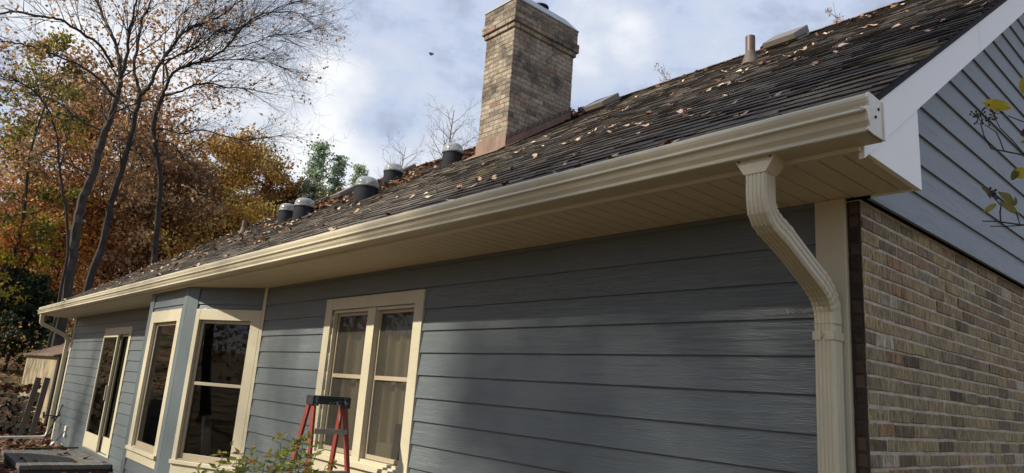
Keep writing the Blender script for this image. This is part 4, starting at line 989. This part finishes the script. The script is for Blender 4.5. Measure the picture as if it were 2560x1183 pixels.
# ------------------------------------------------------------------ shrubs near the camera
def leaf_quad(mb, p, d, n_, s, r, wd=.42):
    d = d.normalized(); u = d.cross(n_); u = u.normalized() if u.length > 1e-5 else d.orthogonal().normalized(); n2 = u.cross(d)
    a = p; b = p + d * s * .45 + u * s * wd * .5 + n2 * s * .06; c = p + d * s; e = p + d * s * .45 - u * s * wd * .5 + n2 * s * .06; m_ = p + d * s * .5 - n2 * s * .05
    mb.faces((a, b, c, e, m_), ((0, 4, 1), (1, 4, 2), (0, 3, 4), (3, 2, 4)), r)
bu = thing('shrub', (-2.35, -1.62, 0), 'leafy green shrub with some yellow and orange leaves before the ladder', 'shrub')
sm, lm = MB(), MB(); rr = random.Random(5)
def stem_to(p1, base, seed, nleaf=12, ls=.034):
    q = random.Random(seed); mid = (base + p1) / 2 + Vector((q.uniform(-.06, .06), q.uniform(-.06, .06), .05))
    pts = [base, base.lerp(mid, .5) + Vector((q.uniform(-.02, .02), 0, 0)), mid, mid.lerp(p1, .5) + Vector((q.uniform(-.02, .02), q.uniform(-.02, .02), .01)), p1]
    sm.tube(pts, (.006, .005, .004, .003, .0018), 5)
    for i in range(nleaf):
        t = 1 - (i / nleaf) * .62; k = t * 4; i0 = min(3, int(k)); p = pts[i0].lerp(pts[i0 + 1], k - i0)
        d = Vector((q.gauss(0, 1), q.gauss(0, 1), q.uniform(-.3, .9)))
        s = ls * q.uniform(.55, 1.25); leaf_quad(lm, p, d, Vector((q.gauss(0, .5), q.gauss(0, .5), 1)), s, q.random(), .5)
        if q.random() < .55:
            d2 = Vector((q.gauss(0, 1), q.gauss(0, 1), q.uniform(0, .8))).normalized(); p2 = p + d2 * .05; sm.tube((p, p2), (.0015, .001), 3)
            for _ in range(4): leaf_quad(lm, p2, Vector((q.gauss(0, 1), q.gauss(0, 1), q.uniform(-.2, .8))), Vector((q.gauss(0, .6), q.gauss(0, .6), 1)), s * q.uniform(.6, 1.1), q.random(), .5)
tops = [(632, 1105), (560, 1118), (545, 1160), (592, 1135), (700, 1093), (745, 1090), (760, 1075), (665, 1130), (680, 1150), (610, 1160), (640, 1165), (720, 1120), (770, 1120), (795, 1110), (815, 1150), (740, 1150), (780, 1160), (700, 1160), (500, 1172), (580, 1180), (655, 1180), (720, 1185), (830, 1185), (535, 1190), (760, 1185), (690, 1130), (620, 1130), (800, 1175), (480, 1190), (845, 1200), (600, 1200), (700, 1205)]
for i, (px, py) in enumerate(tops):
    dist = rr.uniform(3.9, 4.6); py += 14; p = at(px, py, dist); base = Vector((-2.35 + rr.gauss(0, .2), -1.62 + rr.gauss(0, .2), 0)); stem_to(p, base, 100 + i, 34, .062)
sm.build('stem', M['palebark'], bu); lm.build('foliage', M['bushleaf'], bu)
# twiggy shrub reaching in from the right
tw = thing('twiggy_shrub', (1.45, -1.62, 0), 'thin dark twigs with yellow and green leaves in front of the gable', 'shrub')
sm, lm, bm_ = MB(), MB(), MB(); q = random.Random(9); DT = 1.5
def TP(px, py, dd=0): return at(px, py, DT + dd)
base = Vector((1.40, -1.50, 0)); hub = TP(2760, 600)
sm.tube((base, base.lerp(hub, .5) + Vector((.03, 0, 0)), hub), (.012, .009, .006), 6)
hub2 = TP(2740, 330); sm.tube((hub, hub.lerp(hub2, .5) + Vector((.01, .01, 0)), hub2), (.006, .005, .004), 6)
def twig(pts, r0=.0021, r1=.0011): 
    P_ = [TP(a, b, .02 * math.sin(i * 2.1)) for i, (a, b) in enumerate(pts)]; sm.tube(P_, [r0 + (r1 - r0) * i / (len(P_) - 1) for i in range(len(P_))], 5)
twig([(2760, 590), (2640, 572), (2560, 563), (2520, 558), (2485, 553), (2457, 553)]); twig([(2560, 563), (2520, 566), (2475, 566)], .0012, .0009); twig([(2502, 556), (2500, 530), (2503, 515), (2490, 500), (2480, 490)], .0015, .0009)
twig([(2740, 360), (2640, 385), (2560, 388), (2510, 378), (2478, 372), (2460, 340), (2452, 310), (2455, 300)], .0018, .0009); twig([(2560, 385), (2530, 350), (2500, 320), (2485, 290)], .0012, .0008); twig([(2510, 378), (2500, 350), (2490, 330), (2462, 312)], .0012, .0008)
twig([(2740, 330), (2620, 320), (2560, 305), (2520, 290)], .0014, .0009); twig([(2550, 562), (2545, 545), (2540, 530)], .0012, .0009)
for i in range(34):   # seed clusters at the tips
    c = TP(*q.choice(((2450, 285), (2445, 295), (2460, 270), (2470, 300), (2485, 285), (2455, 310))), q.uniform(-.02, .02)); d = Vector((q.gauss(0, 1), q.gauss(0, 1), q.gauss(0, 1))).normalized() * q.uniform(.008, .02)
    sm.tube((c, c + d), (.0008, .0006), 3); bm_.lathe([(.0002, -.002), (.0022, 0), (.0002, .003)], c + d, 5)
bm2 = MB()
for i in range(16):
    c = TP(2484 + q.gauss(0, 4), 482 + q.gauss(0, 7), q.uniform(-.01, .01)); bm2.lathe([(.0002, -.003), (.003, 0), (.0002, .003)], c, 6)
ry = MB()
def big_leaf(mb, a, b, r, wd, tw_=0.0):
    A_, B_ = TP(*a), TP(*b); d = B_ - A_; n_ = (CAM - A_).normalized() + Vector((tw_, 0, tw_)); leaf = d.length; n = 6; u = d.normalized().cross(n_).normalized(); nn = u.cross(d.normalized())
    top, bot, mid = [], [], []
    for i in range(n + 1):
        t = i / n; w_ = leaf * wd * math.sin(math.pi * min(1, t * .93 + .04)) ** .7; p = A_ + d * t + nn * (.04 * leaf * math.sin(t * 5))
        mid.append(p); top.append(p + u * w_ * .5 - nn * leaf * .05); bot.append(p - u * w_ * .5 - nn * leaf * .07 * math.cos(t * 7))
    for i in range(n): mb.faces((mid[i], mid[i + 1], top[i + 1], top[i]), ((0, 1, 2, 3),), r); mb.faces((mid[i + 1], mid[i], bot[i], bot[i + 1]), ((0, 1, 2, 3),), r)
for a in (((2458, 255), (2526, 270), .75, .46), ((2570, 425), (2534, 440), .6, .9), ((2556, 195), (2580, 240), .4, .6), ((2552, 355), (2600, 350), .3, .35)):
    ry = MB(); big_leaf(ry, *a); ry.build('leaf', M['leaf_yellow'], tw)
for a in (((2490, 510), (2460, 530), .6, .45, .5), ((2497, 478), (2540, 512), .35, .38, .6), ((2500, 505), (2548, 534), .45, .33, .3), ((2478, 495), (2456, 462), .15, .3, .4), ((2545, 420), (2530, 450), .2, .5), ((2540, 512), (2538, 492), .3, .4, .2)):
    gy = MB(); big_leaf(gy, *a); gy.build('leaf', M['leaf_olive'], tw)
rd = MB(); big_leaf(rd, (2552, 338), (2580, 318), .1, .6)
sm.build('stem', M['darkbark'], tw); rd.build('leaf', plain('dark_red_leaf', (.06, .012, .018), .7, .2, 30), tw); bm_.build('seed_head', M['darkbark'], tw, smooth=True); bm2.build('seed_head', M['darkbark'], tw, smooth=True)

# ------------------------------------------------------------------ trees
def rvec(q): return Vector((q.gauss(0, 1), q.gauss(0, 1), q.gauss(0, 1))).normalized()
def limb_path(pts, k=4):
    P_ = [Vector(p) for p in pts]; out_ = []
    for i in range(len(P_) - 1):
        p0, p1, p2, p3 = P_[max(i - 1, 0)], P_[i], P_[i + 1], P_[min(i + 2, len(P_) - 1)]
        for j in range(k):
            t = j / k; out_.append(.5 * ((2 * p1) + (p2 - p0) * t + (2 * p0 - 5 * p1 + 4 * p2 - p3) * t * t + (3 * p1 - p0 - 3 * p2 + p3) * t ** 3))
    out_.append(P_[-1]); return out_
def grow(mb, p, d, ln, r, lvl, q, tips, wander=.22, up=.05, kids=(7, 6, 4), droop=0.0):
    n = 5 if lvl > 1 else 4; pts = [p]; rad = [r]; d = d.normalized()
    for i in range(n):
        d = (d + rvec(q) * wander + Vector((0, 0, up - droop * i / n))).normalized(); pts.append(pts[-1] + d * ln / n); rad.append(r * (1 - .8 * (i + 1) / n))
    mb.tube(pts, rad, 3 if r < .02 else 5, cap=False)
    tips.append((pts[-1], lvl))
    if lvl <= 0: return
    m_ = kids[min(lvl, len(kids)) - 1]
    for i in range(m_):
        t = q.uniform(.25, 1.0); k = t * n; i0 = min(n - 1, int(k)); pp = pts[i0].lerp(pts[i0 + 1], k - i0)
        dd = (pts[i0 + 1] - pts[i0]).normalized(); side = rvec(q); side = (side - dd * side.dot(dd)).normalized()
        grow(mb, pp, dd * .75 + side * q.uniform(.5, .95), ln * q.uniform(.38, .62), max(.0042, rad[i0] * q.uniform(.45, .65)), lvl - 1, q, tips, wander, up, kids, droop)
def crown_leaves(mb, pts, n_per, spread, size, q, pal=(0, 1), flat=.6):
    for c in pts:
        c = Vector(c); base = q.uniform(*pal) if q.random() < .9 else q.random()
        for _ in range(n_per):
            p = c + Vector((q.gauss(0, spread), q.gauss(0, spread), q.gauss(0, spread * flat))); d = rvec(q); s = size * q.uniform(.6, 1.4); u = d.orthogonal().normalized(); u = Quaternion(d, q.uniform(0, 6.28)) @ u
            r = min(1, max(0, base + q.gauss(0, .17)))
            mb.face((p, p + d * s * .5 + u * s * .32, p + d * s, p + d * s * .5 - u * s * .32), r)
def tree(name, label, base, h, rad, leafmat, bark, seed, clumps=90, per=40, lsize=.16, crown_lo=.25, r0=None, squash=1.0, group=None, cat='tree', spread=None, pal=(.15, .85), lean=(0, 0), bare=False):
    q = random.Random(seed); t = thing(name, base, label, cat, group); b = Vector(base); tr = MB(); r0 = r0 or h * .0095; tips = []
    pts = [b - Vector((0, 0, .25))]
    for i in range(1, 6):
        f_ = i / 5; pts.append(b + Vector((lean[0] * f_ + q.gauss(0, .018 * h), lean[1] * f_ + q.gauss(0, .018 * h), h * .86 * f_)))
    path = limb_path(pts, 3); tr.tube(path, [r0 * (1.25 if i == 0 else 1) * (1 - .85 * i / (len(path) - 1)) for i in range(len(path))], 8)
    nl = int(10 + h * .8)
    for i in range(nl):
        f_ = crown_lo + (1 - crown_lo) * (i / nl) * .95; k = min(len(path) - 2, int(f_ * (len(path) - 1))); pp = path[k].lerp(path[k + 1], f_ * (len(path) - 1) - k); a = i * 2.4 + q.uniform(-.4, .4)
        ext = rad * (math.sin(math.pi * min(1, (f_ - crown_lo) / (1 - crown_lo) * .75 + .25)) ** .6) * q.uniform(.75, 1.05)
        grow(tr, pp, Vector((math.cos(a), math.sin(a), q.uniform(.15, .7))), ext, r0 * .36 * (1 - f_ * .5), 2 if not bare else 3, q, tips, .2, .08, (4, 5, 5))
    tr.build('trunk', M[bark], t)
    if leafmat:
        lv = MB(); tp = [p for p, l in tips]; q.shuffle(tp)
        while len(tp) < clumps: tp.append(q.choice(tp) + rvec(q) * rad * .25)
        crown_leaves(lv, tp[:clumps], per, spread or rad * .105, lsize, q, pal); lv.build('crown', M[leafmat], t)
    return t
def ground_at(px, dist):
    v = ray(px, 900); v.z = 0; v.normalize(); p = CAM + v * dist; return Vector((p.x, p.y, ghill(p.x, p.y)))
def forest(px, top_py, dist, rad_px, leafmat, label, seed, bark='darkbark', name='autumn_tree', **kw):
    b = ground_at(px, dist); top = at(px, top_py, dist); h = max(1.5, top.z - b.z); return tree(name, label, b, h, rad_px / 1745.7 * dist, leafmat, bark, seed, **kw)
GRP = 'autumn trees on the slope behind the house'
F_ = [
 (-25, -120, 33, 105, 'leaf_olive', 'olive yellow tree leaning in at the upper left corner', dict(clumps=150, per=46, lsize=.14, crown_lo=.22, r0=.09)),
 (90, 60, 36, 190, 'leaf_brown', 'thin brown oak behind the olive yellow tree', dict(clumps=208, per=46, lsize=.17, crown_lo=.35)),
 (270, -60, 39, 210, 'leaf_rust', 'tall rust brown oak showing between the two left bare trunks', dict(clumps=150, per=27, lsize=.17, crown_lo=.35)),
 (170, 170, 39, 200, 'leaf_rust', 'red brown oak with a thin crown left of the grey trunk', dict(clumps=277, per=69, lsize=.18, crown_lo=.3)),
 (60, 400, 36, 150, 'leaf_orange', 'orange red tree low at the left edge above the dark evergreen', dict(clumps=198, per=81, lsize=.15, crown_lo=.2)),
 (200, 470, 39, 150, 'leaf_rust', 'rust red tree below the thin crowned red brown oak', dict(clumps=198, per=81, lsize=.15, crown_lo=.15)),
 (330, 345, 38, 170, 'leaf_brown', 'dull brown tree behind the middle bare trunk', dict(clumps=217, per=75, lsize=.17, crown_lo=.2)),
 (470, 265, 41, 150, 'leaf_gold', 'golden brown tree right of the dark forked trunk', dict(clumps=235, per=75, lsize=.17, crown_lo=.2)),
 (585, 320, 43, 140, 'leaf_gold', 'ochre tree in the middle of the golden row', dict(clumps=235, per=83, lsize=.16, crown_lo=.2, pal=(.0, .6))),
 (650, 378, 43, 90, 'leaf_orange', 'orange brown tree at the right end of the golden row', dict(clumps=217, per=83, lsize=.15, crown_lo=.15, pal=(0, .6))),
 (540, 480, 37, 150, 'leaf_gold', 'low dull gold tree in front of the golden row', dict(clumps=198, per=81, lsize=.15, crown_lo=.1)),
 (410, 520, 39, 150, 'leaf_rust', 'low rusty tree at the foot of the dark forked trunk', dict(clumps=125, per=54, lsize=.14, crown_lo=.1, pal=(0, .6))),
 (280, 600, 38, 110, 'leaf_orange', 'small rusty brown tree between the bare trunks near the roof edge', dict(clumps=112, per=54, lsize=.12, crown_lo=.1, pal=(0, .7))),
 (130, 630, 37, 110, 'leaf_rust', 'small rust tree left of the grey trunk foot', dict(clumps=112, per=45, lsize=.12, crown_lo=.1)),
 (702, 425, 40, 34, 'leaf_yellow', 'small yellow green tree before the pines', dict(clumps=45, per=54, lsize=.12, crown_lo=.2, pal=(0, .35), r0=.06)),
 (790, 500, 43, 75, 'leaf_orange', 'low tan brown bush line right of the yellow green tree', dict(clumps=75, per=67, lsize=.11, crown_lo=.1, pal=(.2, .7), r0=.06)),
 (15, 470, 33, 60, 'leaf_yellow', 'bright yellow young tree at the left edge', dict(clumps=50, per=29, lsize=.13, crown_lo=.35, pal=(.3, 1), r0=.07)),
]
for i, (px, tp_, dist, rp_, lmat, lab, kw) in enumerate(F_): forest(px, tp_, dist, rp_, lmat, lab, 300 + i, group=GRP, **kw)
def pine(px, top_py, dist, rad_px, label, seed, mat='leaf_pine', clumps=210, per=44):
    b = ground_at(px, dist); h = at(px, top_py, dist).z - b.z; R_ = rad_px / 1745.7 * dist; q = random.Random(seed * 7 + 3); t = thing('pine_tree', b, label, 'tree', 'evergreens behind the house'); tr = MB()
    tr.tube((b - Vector((0, 0, .3)), b + Vector((0, 0, h * .5)), b + Vector((0, 0, h))), (h * .013, h * .009, .01), 6); lv = MB(); cl = []
    for i in range(clumps):
        f_ = .12 + .88 * q.random() ** .8; a = q.uniform(0, 6.28); e = R_ * (1.25 * (1.04 - f_) + .10 * math.sin(f_ * 40)) * q.uniform(.2, 1.1); p = b + Vector((math.cos(a) * e, math.sin(a) * e, h * f_)); cl.append(p)
        tr.tube((b + Vector((0, 0, h * f_ - e * .25)), p), (h * .003, .006), 3, cap=False)
    crown_leaves(lv, cl, per, R_ * .12, .15, q, (.1, .9), .35); tr.build('trunk', M['darkbark'], t); lv.build('crown', M[mat], t)
pine(726, 350, 41.5, 92, 'tall green pine, leftmost of the three above the roof', 1); pine(782, 380, 42, 72, 'green pine in the middle of the three above the roof', 2, clumps=160); pine(838, 408, 43, 68, 'shortest green pine nearest to the skylights', 3, clumps=130)
pine(50, 690, 33, 70, 'dark evergreen low at the left edge behind the shed', 4, 'leaf_darkg', 120, 60); pine(-20, 665, 34, 80, 'dark evergreen cut by the left picture edge', 5, 'leaf_darkg', 110, 60)
# far wood behind everything
fw, q = MB(), random.Random(77)
for _ in range(900):
    a = q.uniform(0, 1); px = -250 + 1150 * a; dist = q.uniform(58, 80); b = ground_at(px, dist); hh = q.uniform(5, 16) * (1 - .55 * max(0, (px - 350) / 550)); 
    crown_leaves(fw, [b + Vector((q.gauss(0, 2), q.gauss(0, 2), hh * q.random() ** .8))], 30, 1.3, .36, q, (.1, .7), .8)
tag(fw.build('far_woods', M['leaf_brown']), 'hazy brown mass of far woods beyond the nearer trees', None, None, 'stuff')
# understory brush
ub = MB()
for _ in range(330):
    px = random.uniform(-150, 700); dist = random.uniform(30, 44); b = ground_at(px, dist)
    if b.x > XL - 1.5 and b.y > -1: continue
    crown_leaves(ub, [b + Vector((0, 0, random.uniform(.1, 2.0)))], 16, .5, .11, random, (.0, .7), .7)
tag(ub.build('undergrowth', M['leaf_rust']), 'tangled brown undergrowth at the foot of the trees', None, None, 'stuff')
ug = MB()
for _ in range(90):
    px = random.choice((random.uniform(-60, 160), random.uniform(150, 330))); dist = random.uniform(31, 38); b = ground_at(px, dist)
    if b.x > XL - 1.5 and b.y > -1: continue
    crown_leaves(ug, [b + Vector((0, 0, random.uniform(.2, 2.2)))], 18, .45, .10, random, (.0, .8), .7)
tag(ug.build('green_undergrowth', M['leaf_olive']), 'green brush among the tree trunks', None, None, 'stuff')

# the bare trees, their limbs followed one by one
def traced(label, D0, limbs, bark, seed, kids, leaves=None, twig_len=1.5):
    q = random.Random(seed); b = ground_at(limbs[0][0][0][0], D0); t = thing('bare_tree', b, label, 'tree', 'bare trees past the end of the house'); tr, tw_ = MB(), MB(); tips = []
    for k, (pts, r0, r1, dd, den) in enumerate(limbs):
        r0 *= 1.0; r1 *= 1.0; dd *= 1.2
        P_ = []
        for i, (px, py) in enumerate(pts): P_.append(at(px, py, D0 + dd * i / max(1, len(pts) - 1)))
        if k == 0: P_.insert(0, Vector((P_[0].x, P_[0].y, b.z - .2)) if P_[0].z > b.z else P_[0] - Vector((0, 0, .5)))
        path = limb_path(P_, 5); n = len(path); s = .016 * D0 * .06
        path = [p + rvec(q) * (s * (0 if i in (0, n - 1) else 1)) for i, p in enumerate(path)]
        rad = [r0 + (r1 - r0) * i / (n - 1) for i in range(n)]; tr.tube(path, rad, 8 if r0 > .05 else 5)
        for j in range(int(den * n * .8)):
            f_ = q.uniform(.25, 1.0) if k else q.uniform(.55, 1.0); u = f_ * (n - 1); i0 = min(n - 2, int(u)); pp = path[i0].lerp(path[i0 + 1], u - i0); d = (path[i0 + 1] - path[i0]).normalized(); side = rvec(q); side = (side - d * side.dot(d)).normalized()
            grow(tw_, pp, d * .95 + side * q.uniform(.35, .8) + Vector((0, 0, .10)), 1.3 * twig_len * q.uniform(.5, 1.15) * (1.15 - .4 * f_), max(.012, min(.042, rad[i0] * .4)), 2, q, tips, .12, .03, kids, .12)
    tr.build('trunk', M[bark], t); tw_.build('twigs', M['darkbark'], t)
    if leaves:
        lv = MB(); tp = [p for p, l in tips if q.random() < leaves[0]]; crown_leaves(lv, tp, leaves[1], .15, .13, q, (.1, .8)); lv.build('crown', M[leaves[2]], t)
traced('grey barked bare tree, leftmost of the three tall trunks past the house end', 29.0, [
  ([(165, 745), (188, 600), (203, 507), (233, 431), (253, 355), (274, 299), (294, 238), (302, 193)], .19, .085, 0, .25),
  ([(300, 200), (298, 150), (285, 100), (262, 50), (240, 0), (225, -40)], .08, .03, 1, .9), ([(302, 193), (318, 140), (322, 90), (335, 30), (345, -30)], .07, .03, -1, .9),
  ([(290, 245), (240, 190), (190, 160), (120, 130), (50, 110), (0, 105)], .05, .02, -2, .9), ([(262, 330), (200, 300), (150, 260), (80, 225), (0, 195)], .045, .015, 1, .9), ([(284, 167), (250, 115), (200, 80), (150, 50), (100, 40), (40, 30), (-30, 40)], .055, .03, -3, .7),
  ([(230, 440), (190, 420), (140, 395), (80, 380)], .035, .012, -1, .6)], 'bark', 11, (4, 4, 4), (.18, 5, 'leaf_rust'), 1.9)
traced('slender bare tree in the middle of the three tall trunks', 30.5, [
  ([(215, 730), (258, 600), (284, 487), (309, 406), (330, 324), (350, 238)], .15, .085, 0, .2),
  ([(350, 238), (375, 213), (400, 157), (431, 117), (466, 76), (512, 56), (558, 35), (603, 0), (640, -30)], .075, .02, -1, 1.3), ([(350, 238), (335, 170), (345, 110), (355, 50), (380, 0), (392, -40)], .07, .025, 1, 1.0),
  ([(350, 130), (400, 95), (440, 50), (480, 15), (520, -20)], .03, .012, 1, 1.2), ([(400, 157), (440, 140), (470, 120), (510, 90), (540, 76)], .03, .012, -1, 1.3), ([(340, 290), (300, 250), (260, 230), (210, 200), (170, 150)], .035, .012, 1, .8)], 'darkbark', 12, (4, 4, 4), (.12, 4, 'leaf_rust'), 1.8)
traced('dark forked bare tree spreading fine twigs right over the roof', 30.0, [
  ([(378, 680), (390, 600), (400, 456), (385, 355), (390, 284), (406, 243)], .125, .08, 0, .1),
  ([(406, 243), (421, 203), (446, 172), (507, 152), (568, 117), (608, 66), (659, 35), (730, 30), (775, 45)], .065, .014, -2, 1.7), ([(408, 240), (466, 223), (507, 208), (573, 218), (624, 223), (680, 235)], .05, .012, -1, 1.5),
  ([(421, 203), (415, 160), (440, 140), (466, 132), (507, 106), (542, 81), (583, 76), (629, 56), (670, 35), (720, 10), (770, 0)], .05, .013, 1, 1.7), ([(392, 324), (416, 324), (456, 335), (507, 324), (558, 340), (608, 350), (660, 345), (705, 338)], .04, .01, -1, 1.0),
  ([(388, 350), (431, 360), (456, 390), (487, 421), (502, 451)], .032, .01, 1, .7), ([(507, 152), (560, 150), (610, 150), (660, 150), (715, 175)], .03, .009, -1, 1.8), ([(568, 117), (620, 110), (680, 90), (735, 85), (790, 75)], .028, .008, 0, 1.9), ([(400, 430), (410, 400), (440, 395), (470, 400)], .03, .01, 0, .5)], 'darkbark', 13, (4, 5, 4), (.02, 4, 'leaf_rust'), 1.9)
traced('thin crooked sapling left of the grey trunk', 28.5, [([(150, 740), (170, 600), (160, 500), (150, 420), (140, 330), (110, 260), (60, 210), (0, 190)], .055, .02, 0, .6), ([(150, 420), (170, 340), (175, 270)], .03, .012, 0, .6)], 'darkbark', 14, (4, 4, 3), (.08, 4, 'leaf_olive'), 1.1)
# bare trees far behind the ridge
def bare(px, top_py, dist, spread_px, label, seed, r0=.1, leaf=None):
    b = ground_at(px, dist); h = at(px, top_py, dist).z - b.z; t = thing('bare_tree', b, label, 'tree', 'bare trees behind the ridge'); tr = MB(); q = random.Random(seed); tips = []; R_ = spread_px / 1745.7 * dist
    top = b + Vector((0, 0, h)); pts = [b - Vector((0, 0, .2))] + [b + Vector((q.gauss(0, .12), q.gauss(0, .12), h * f_)) for f_ in (.25, .5, .7, .85)] + [top]; path = limb_path(pts, 3); n = len(path)
    rad = [r0 * (1 - .88 * i / (n - 1)) for i in range(n)]; tr.tube(path, rad, 6)
    for i in range(34):
        f_ = .35 + .6 * i / 34; u = f_ * (n - 1); i0 = min(n - 2, int(u)); a = i * 2.4; grow(tr, path[i0].lerp(path[i0 + 1], u - i0), Vector((math.cos(a), math.sin(a), q.uniform(.35, 1.0))), R_ * (1.25 - f_ * .8) * q.uniform(.7, 1.1), max(.02, rad[i0] * .5), 2, q, tips, .17, .05, (6, 5, 4), .03)
    tr.build('trunk', M['palebark'], t)
    if leaf: lv = MB(); crown_leaves(lv, [p for p, l in tips if q.random() < leaf], 2, .05, .09, q, (.1, .8)); lv.build('crown', M['leaf_rust'], t)
bare(1075, 268, 40, 165, 'bare pale twigged tree showing between two skylights and the chimney', 21, .17); bare(955, 360, 38, 130, 'lower bare tree behind the second skylight', 22, .12); bare(1165, 320, 42, 110, 'bare treetop close to the left side of the chimney', 23, .12)
bare(1640, 160, 34, 62, 'twig tips with dry leaves above the ridge right of the chimney', 24, .06, .5); bare(2112, 0, 33, 42, 'small twig tips with dry leaves above the ridge right of the brown pipe', 25, .06, .5)
# trees of the sunny side yard: they cast the dappled shade and are mirrored in the panes
SG = 'oaks on the sunny side yard'
def sun_tree(wx, wz, dist, h, rad, clumps, per, lab, seed, spread=None, lsize=.15, mat='leaf_orange', lo=.35):
    p = Vector((wx, 0, wz)) + SUN * dist; b = Vector((p.x, p.y, ghill(p.x, p.y))); return tree('oak_tree', lab, b, h, rad, mat, 'bark', seed, clumps=clumps, per=per, lsize=lsize, crown_lo=lo, group=SG, spread=spread)
sun_tree(0.5, 2.5, 34, 27, 3.0, 110, 54, 'broad high crowned oak shading the eave and roof', 31, .5, .2, lo=.77)  # unseen crown, lifted so its shade covers the gutter
for i, (wx_, n_, lab) in enumerate(((-2.35, 16, 'slimmest leafy oak out of view, shading the wall nearest the stepladder side'), (-1.25, 16, 'slim leafy oak out of view, shading the middle of the long wall'), (0.15, 34, 'fuller leafy oak out of view, shading the downspout'), (1.1, 60, 'slim leafy oak out of view, shading the brick corner'))):
    sun_tree(wx_, 2.3, 32 + i, 25, .5 if i < 2 else .8, n_, 40, lab, 61 + i, .34, .2)  # slender unseen crowns, shaped to stripe the wall with shade
sun_tree(3.0, 3.8, 36, 28, 4.2, 190, 60, 'leafy oak shading the roof corner', 32, .8, .2)
sun_tree(-5.75, 1.2, 30, 23, 2.2, 4, 12, 'thin oak whose trunk shadow falls between bay and twin window', 33, .4, lo=.7)
sun_tree(-9.4, 3.6, 34, 26, 3.0, 14, 18, 'half bare oak standing opposite the bay', 34, .6, .18, lo=.5)
sun_tree(-14.8, 3.6, 31, 24, 2.6, 14, 20, 'half bare oak standing opposite the patio door', 35, .6, .18, mat='leaf_rust', lo=.5)
sun_tree(-21.5, 3.6, 36, 27, 4.0, 34, 26, 'rust oak standing opposite the far corner', 36, .7, .18, mat='leaf_rust')
sw, q = MB(), random.Random(91)
for _ in range(520):
    a = q.uniform(-2.9, 0.4); dist = q.uniform(48, 62); x, y = -6 + dist * math.sin(a) , -dist * math.cos(a) * .9 - 6
    if y > -8: continue
    crown_leaves(sw, [Vector((x, y, ghill(x, y) + q.uniform(.5, 21)))], 20, 1.7, .75, q, (.1, .7), .8)
tag(sw.build('yard_woods', M['leaf_brown']), 'brown woods across the yard mirrored in the windows', None, None, 'stuff')
for i, (x, y, h, mt) in enumerate(((-30, -14, 15, 'leaf_brown'), (-24, -20, 14, 'leaf_gold'), (-17, -24, 15, 'leaf_rust'), (-36, -9, 14, 'leaf_orange'))):
    tree('oak_tree', ['brown', 'golden', 'dark rust', 'orange'][i] + ' oak at the yard edge mirrored in the bay glass', (x, y, ghill(x, y)), h, 3.8, mt, 'bark', 50 + i, clumps=110, per=30, lsize=.2, crown_lo=.12, group=SG, spread=.7)
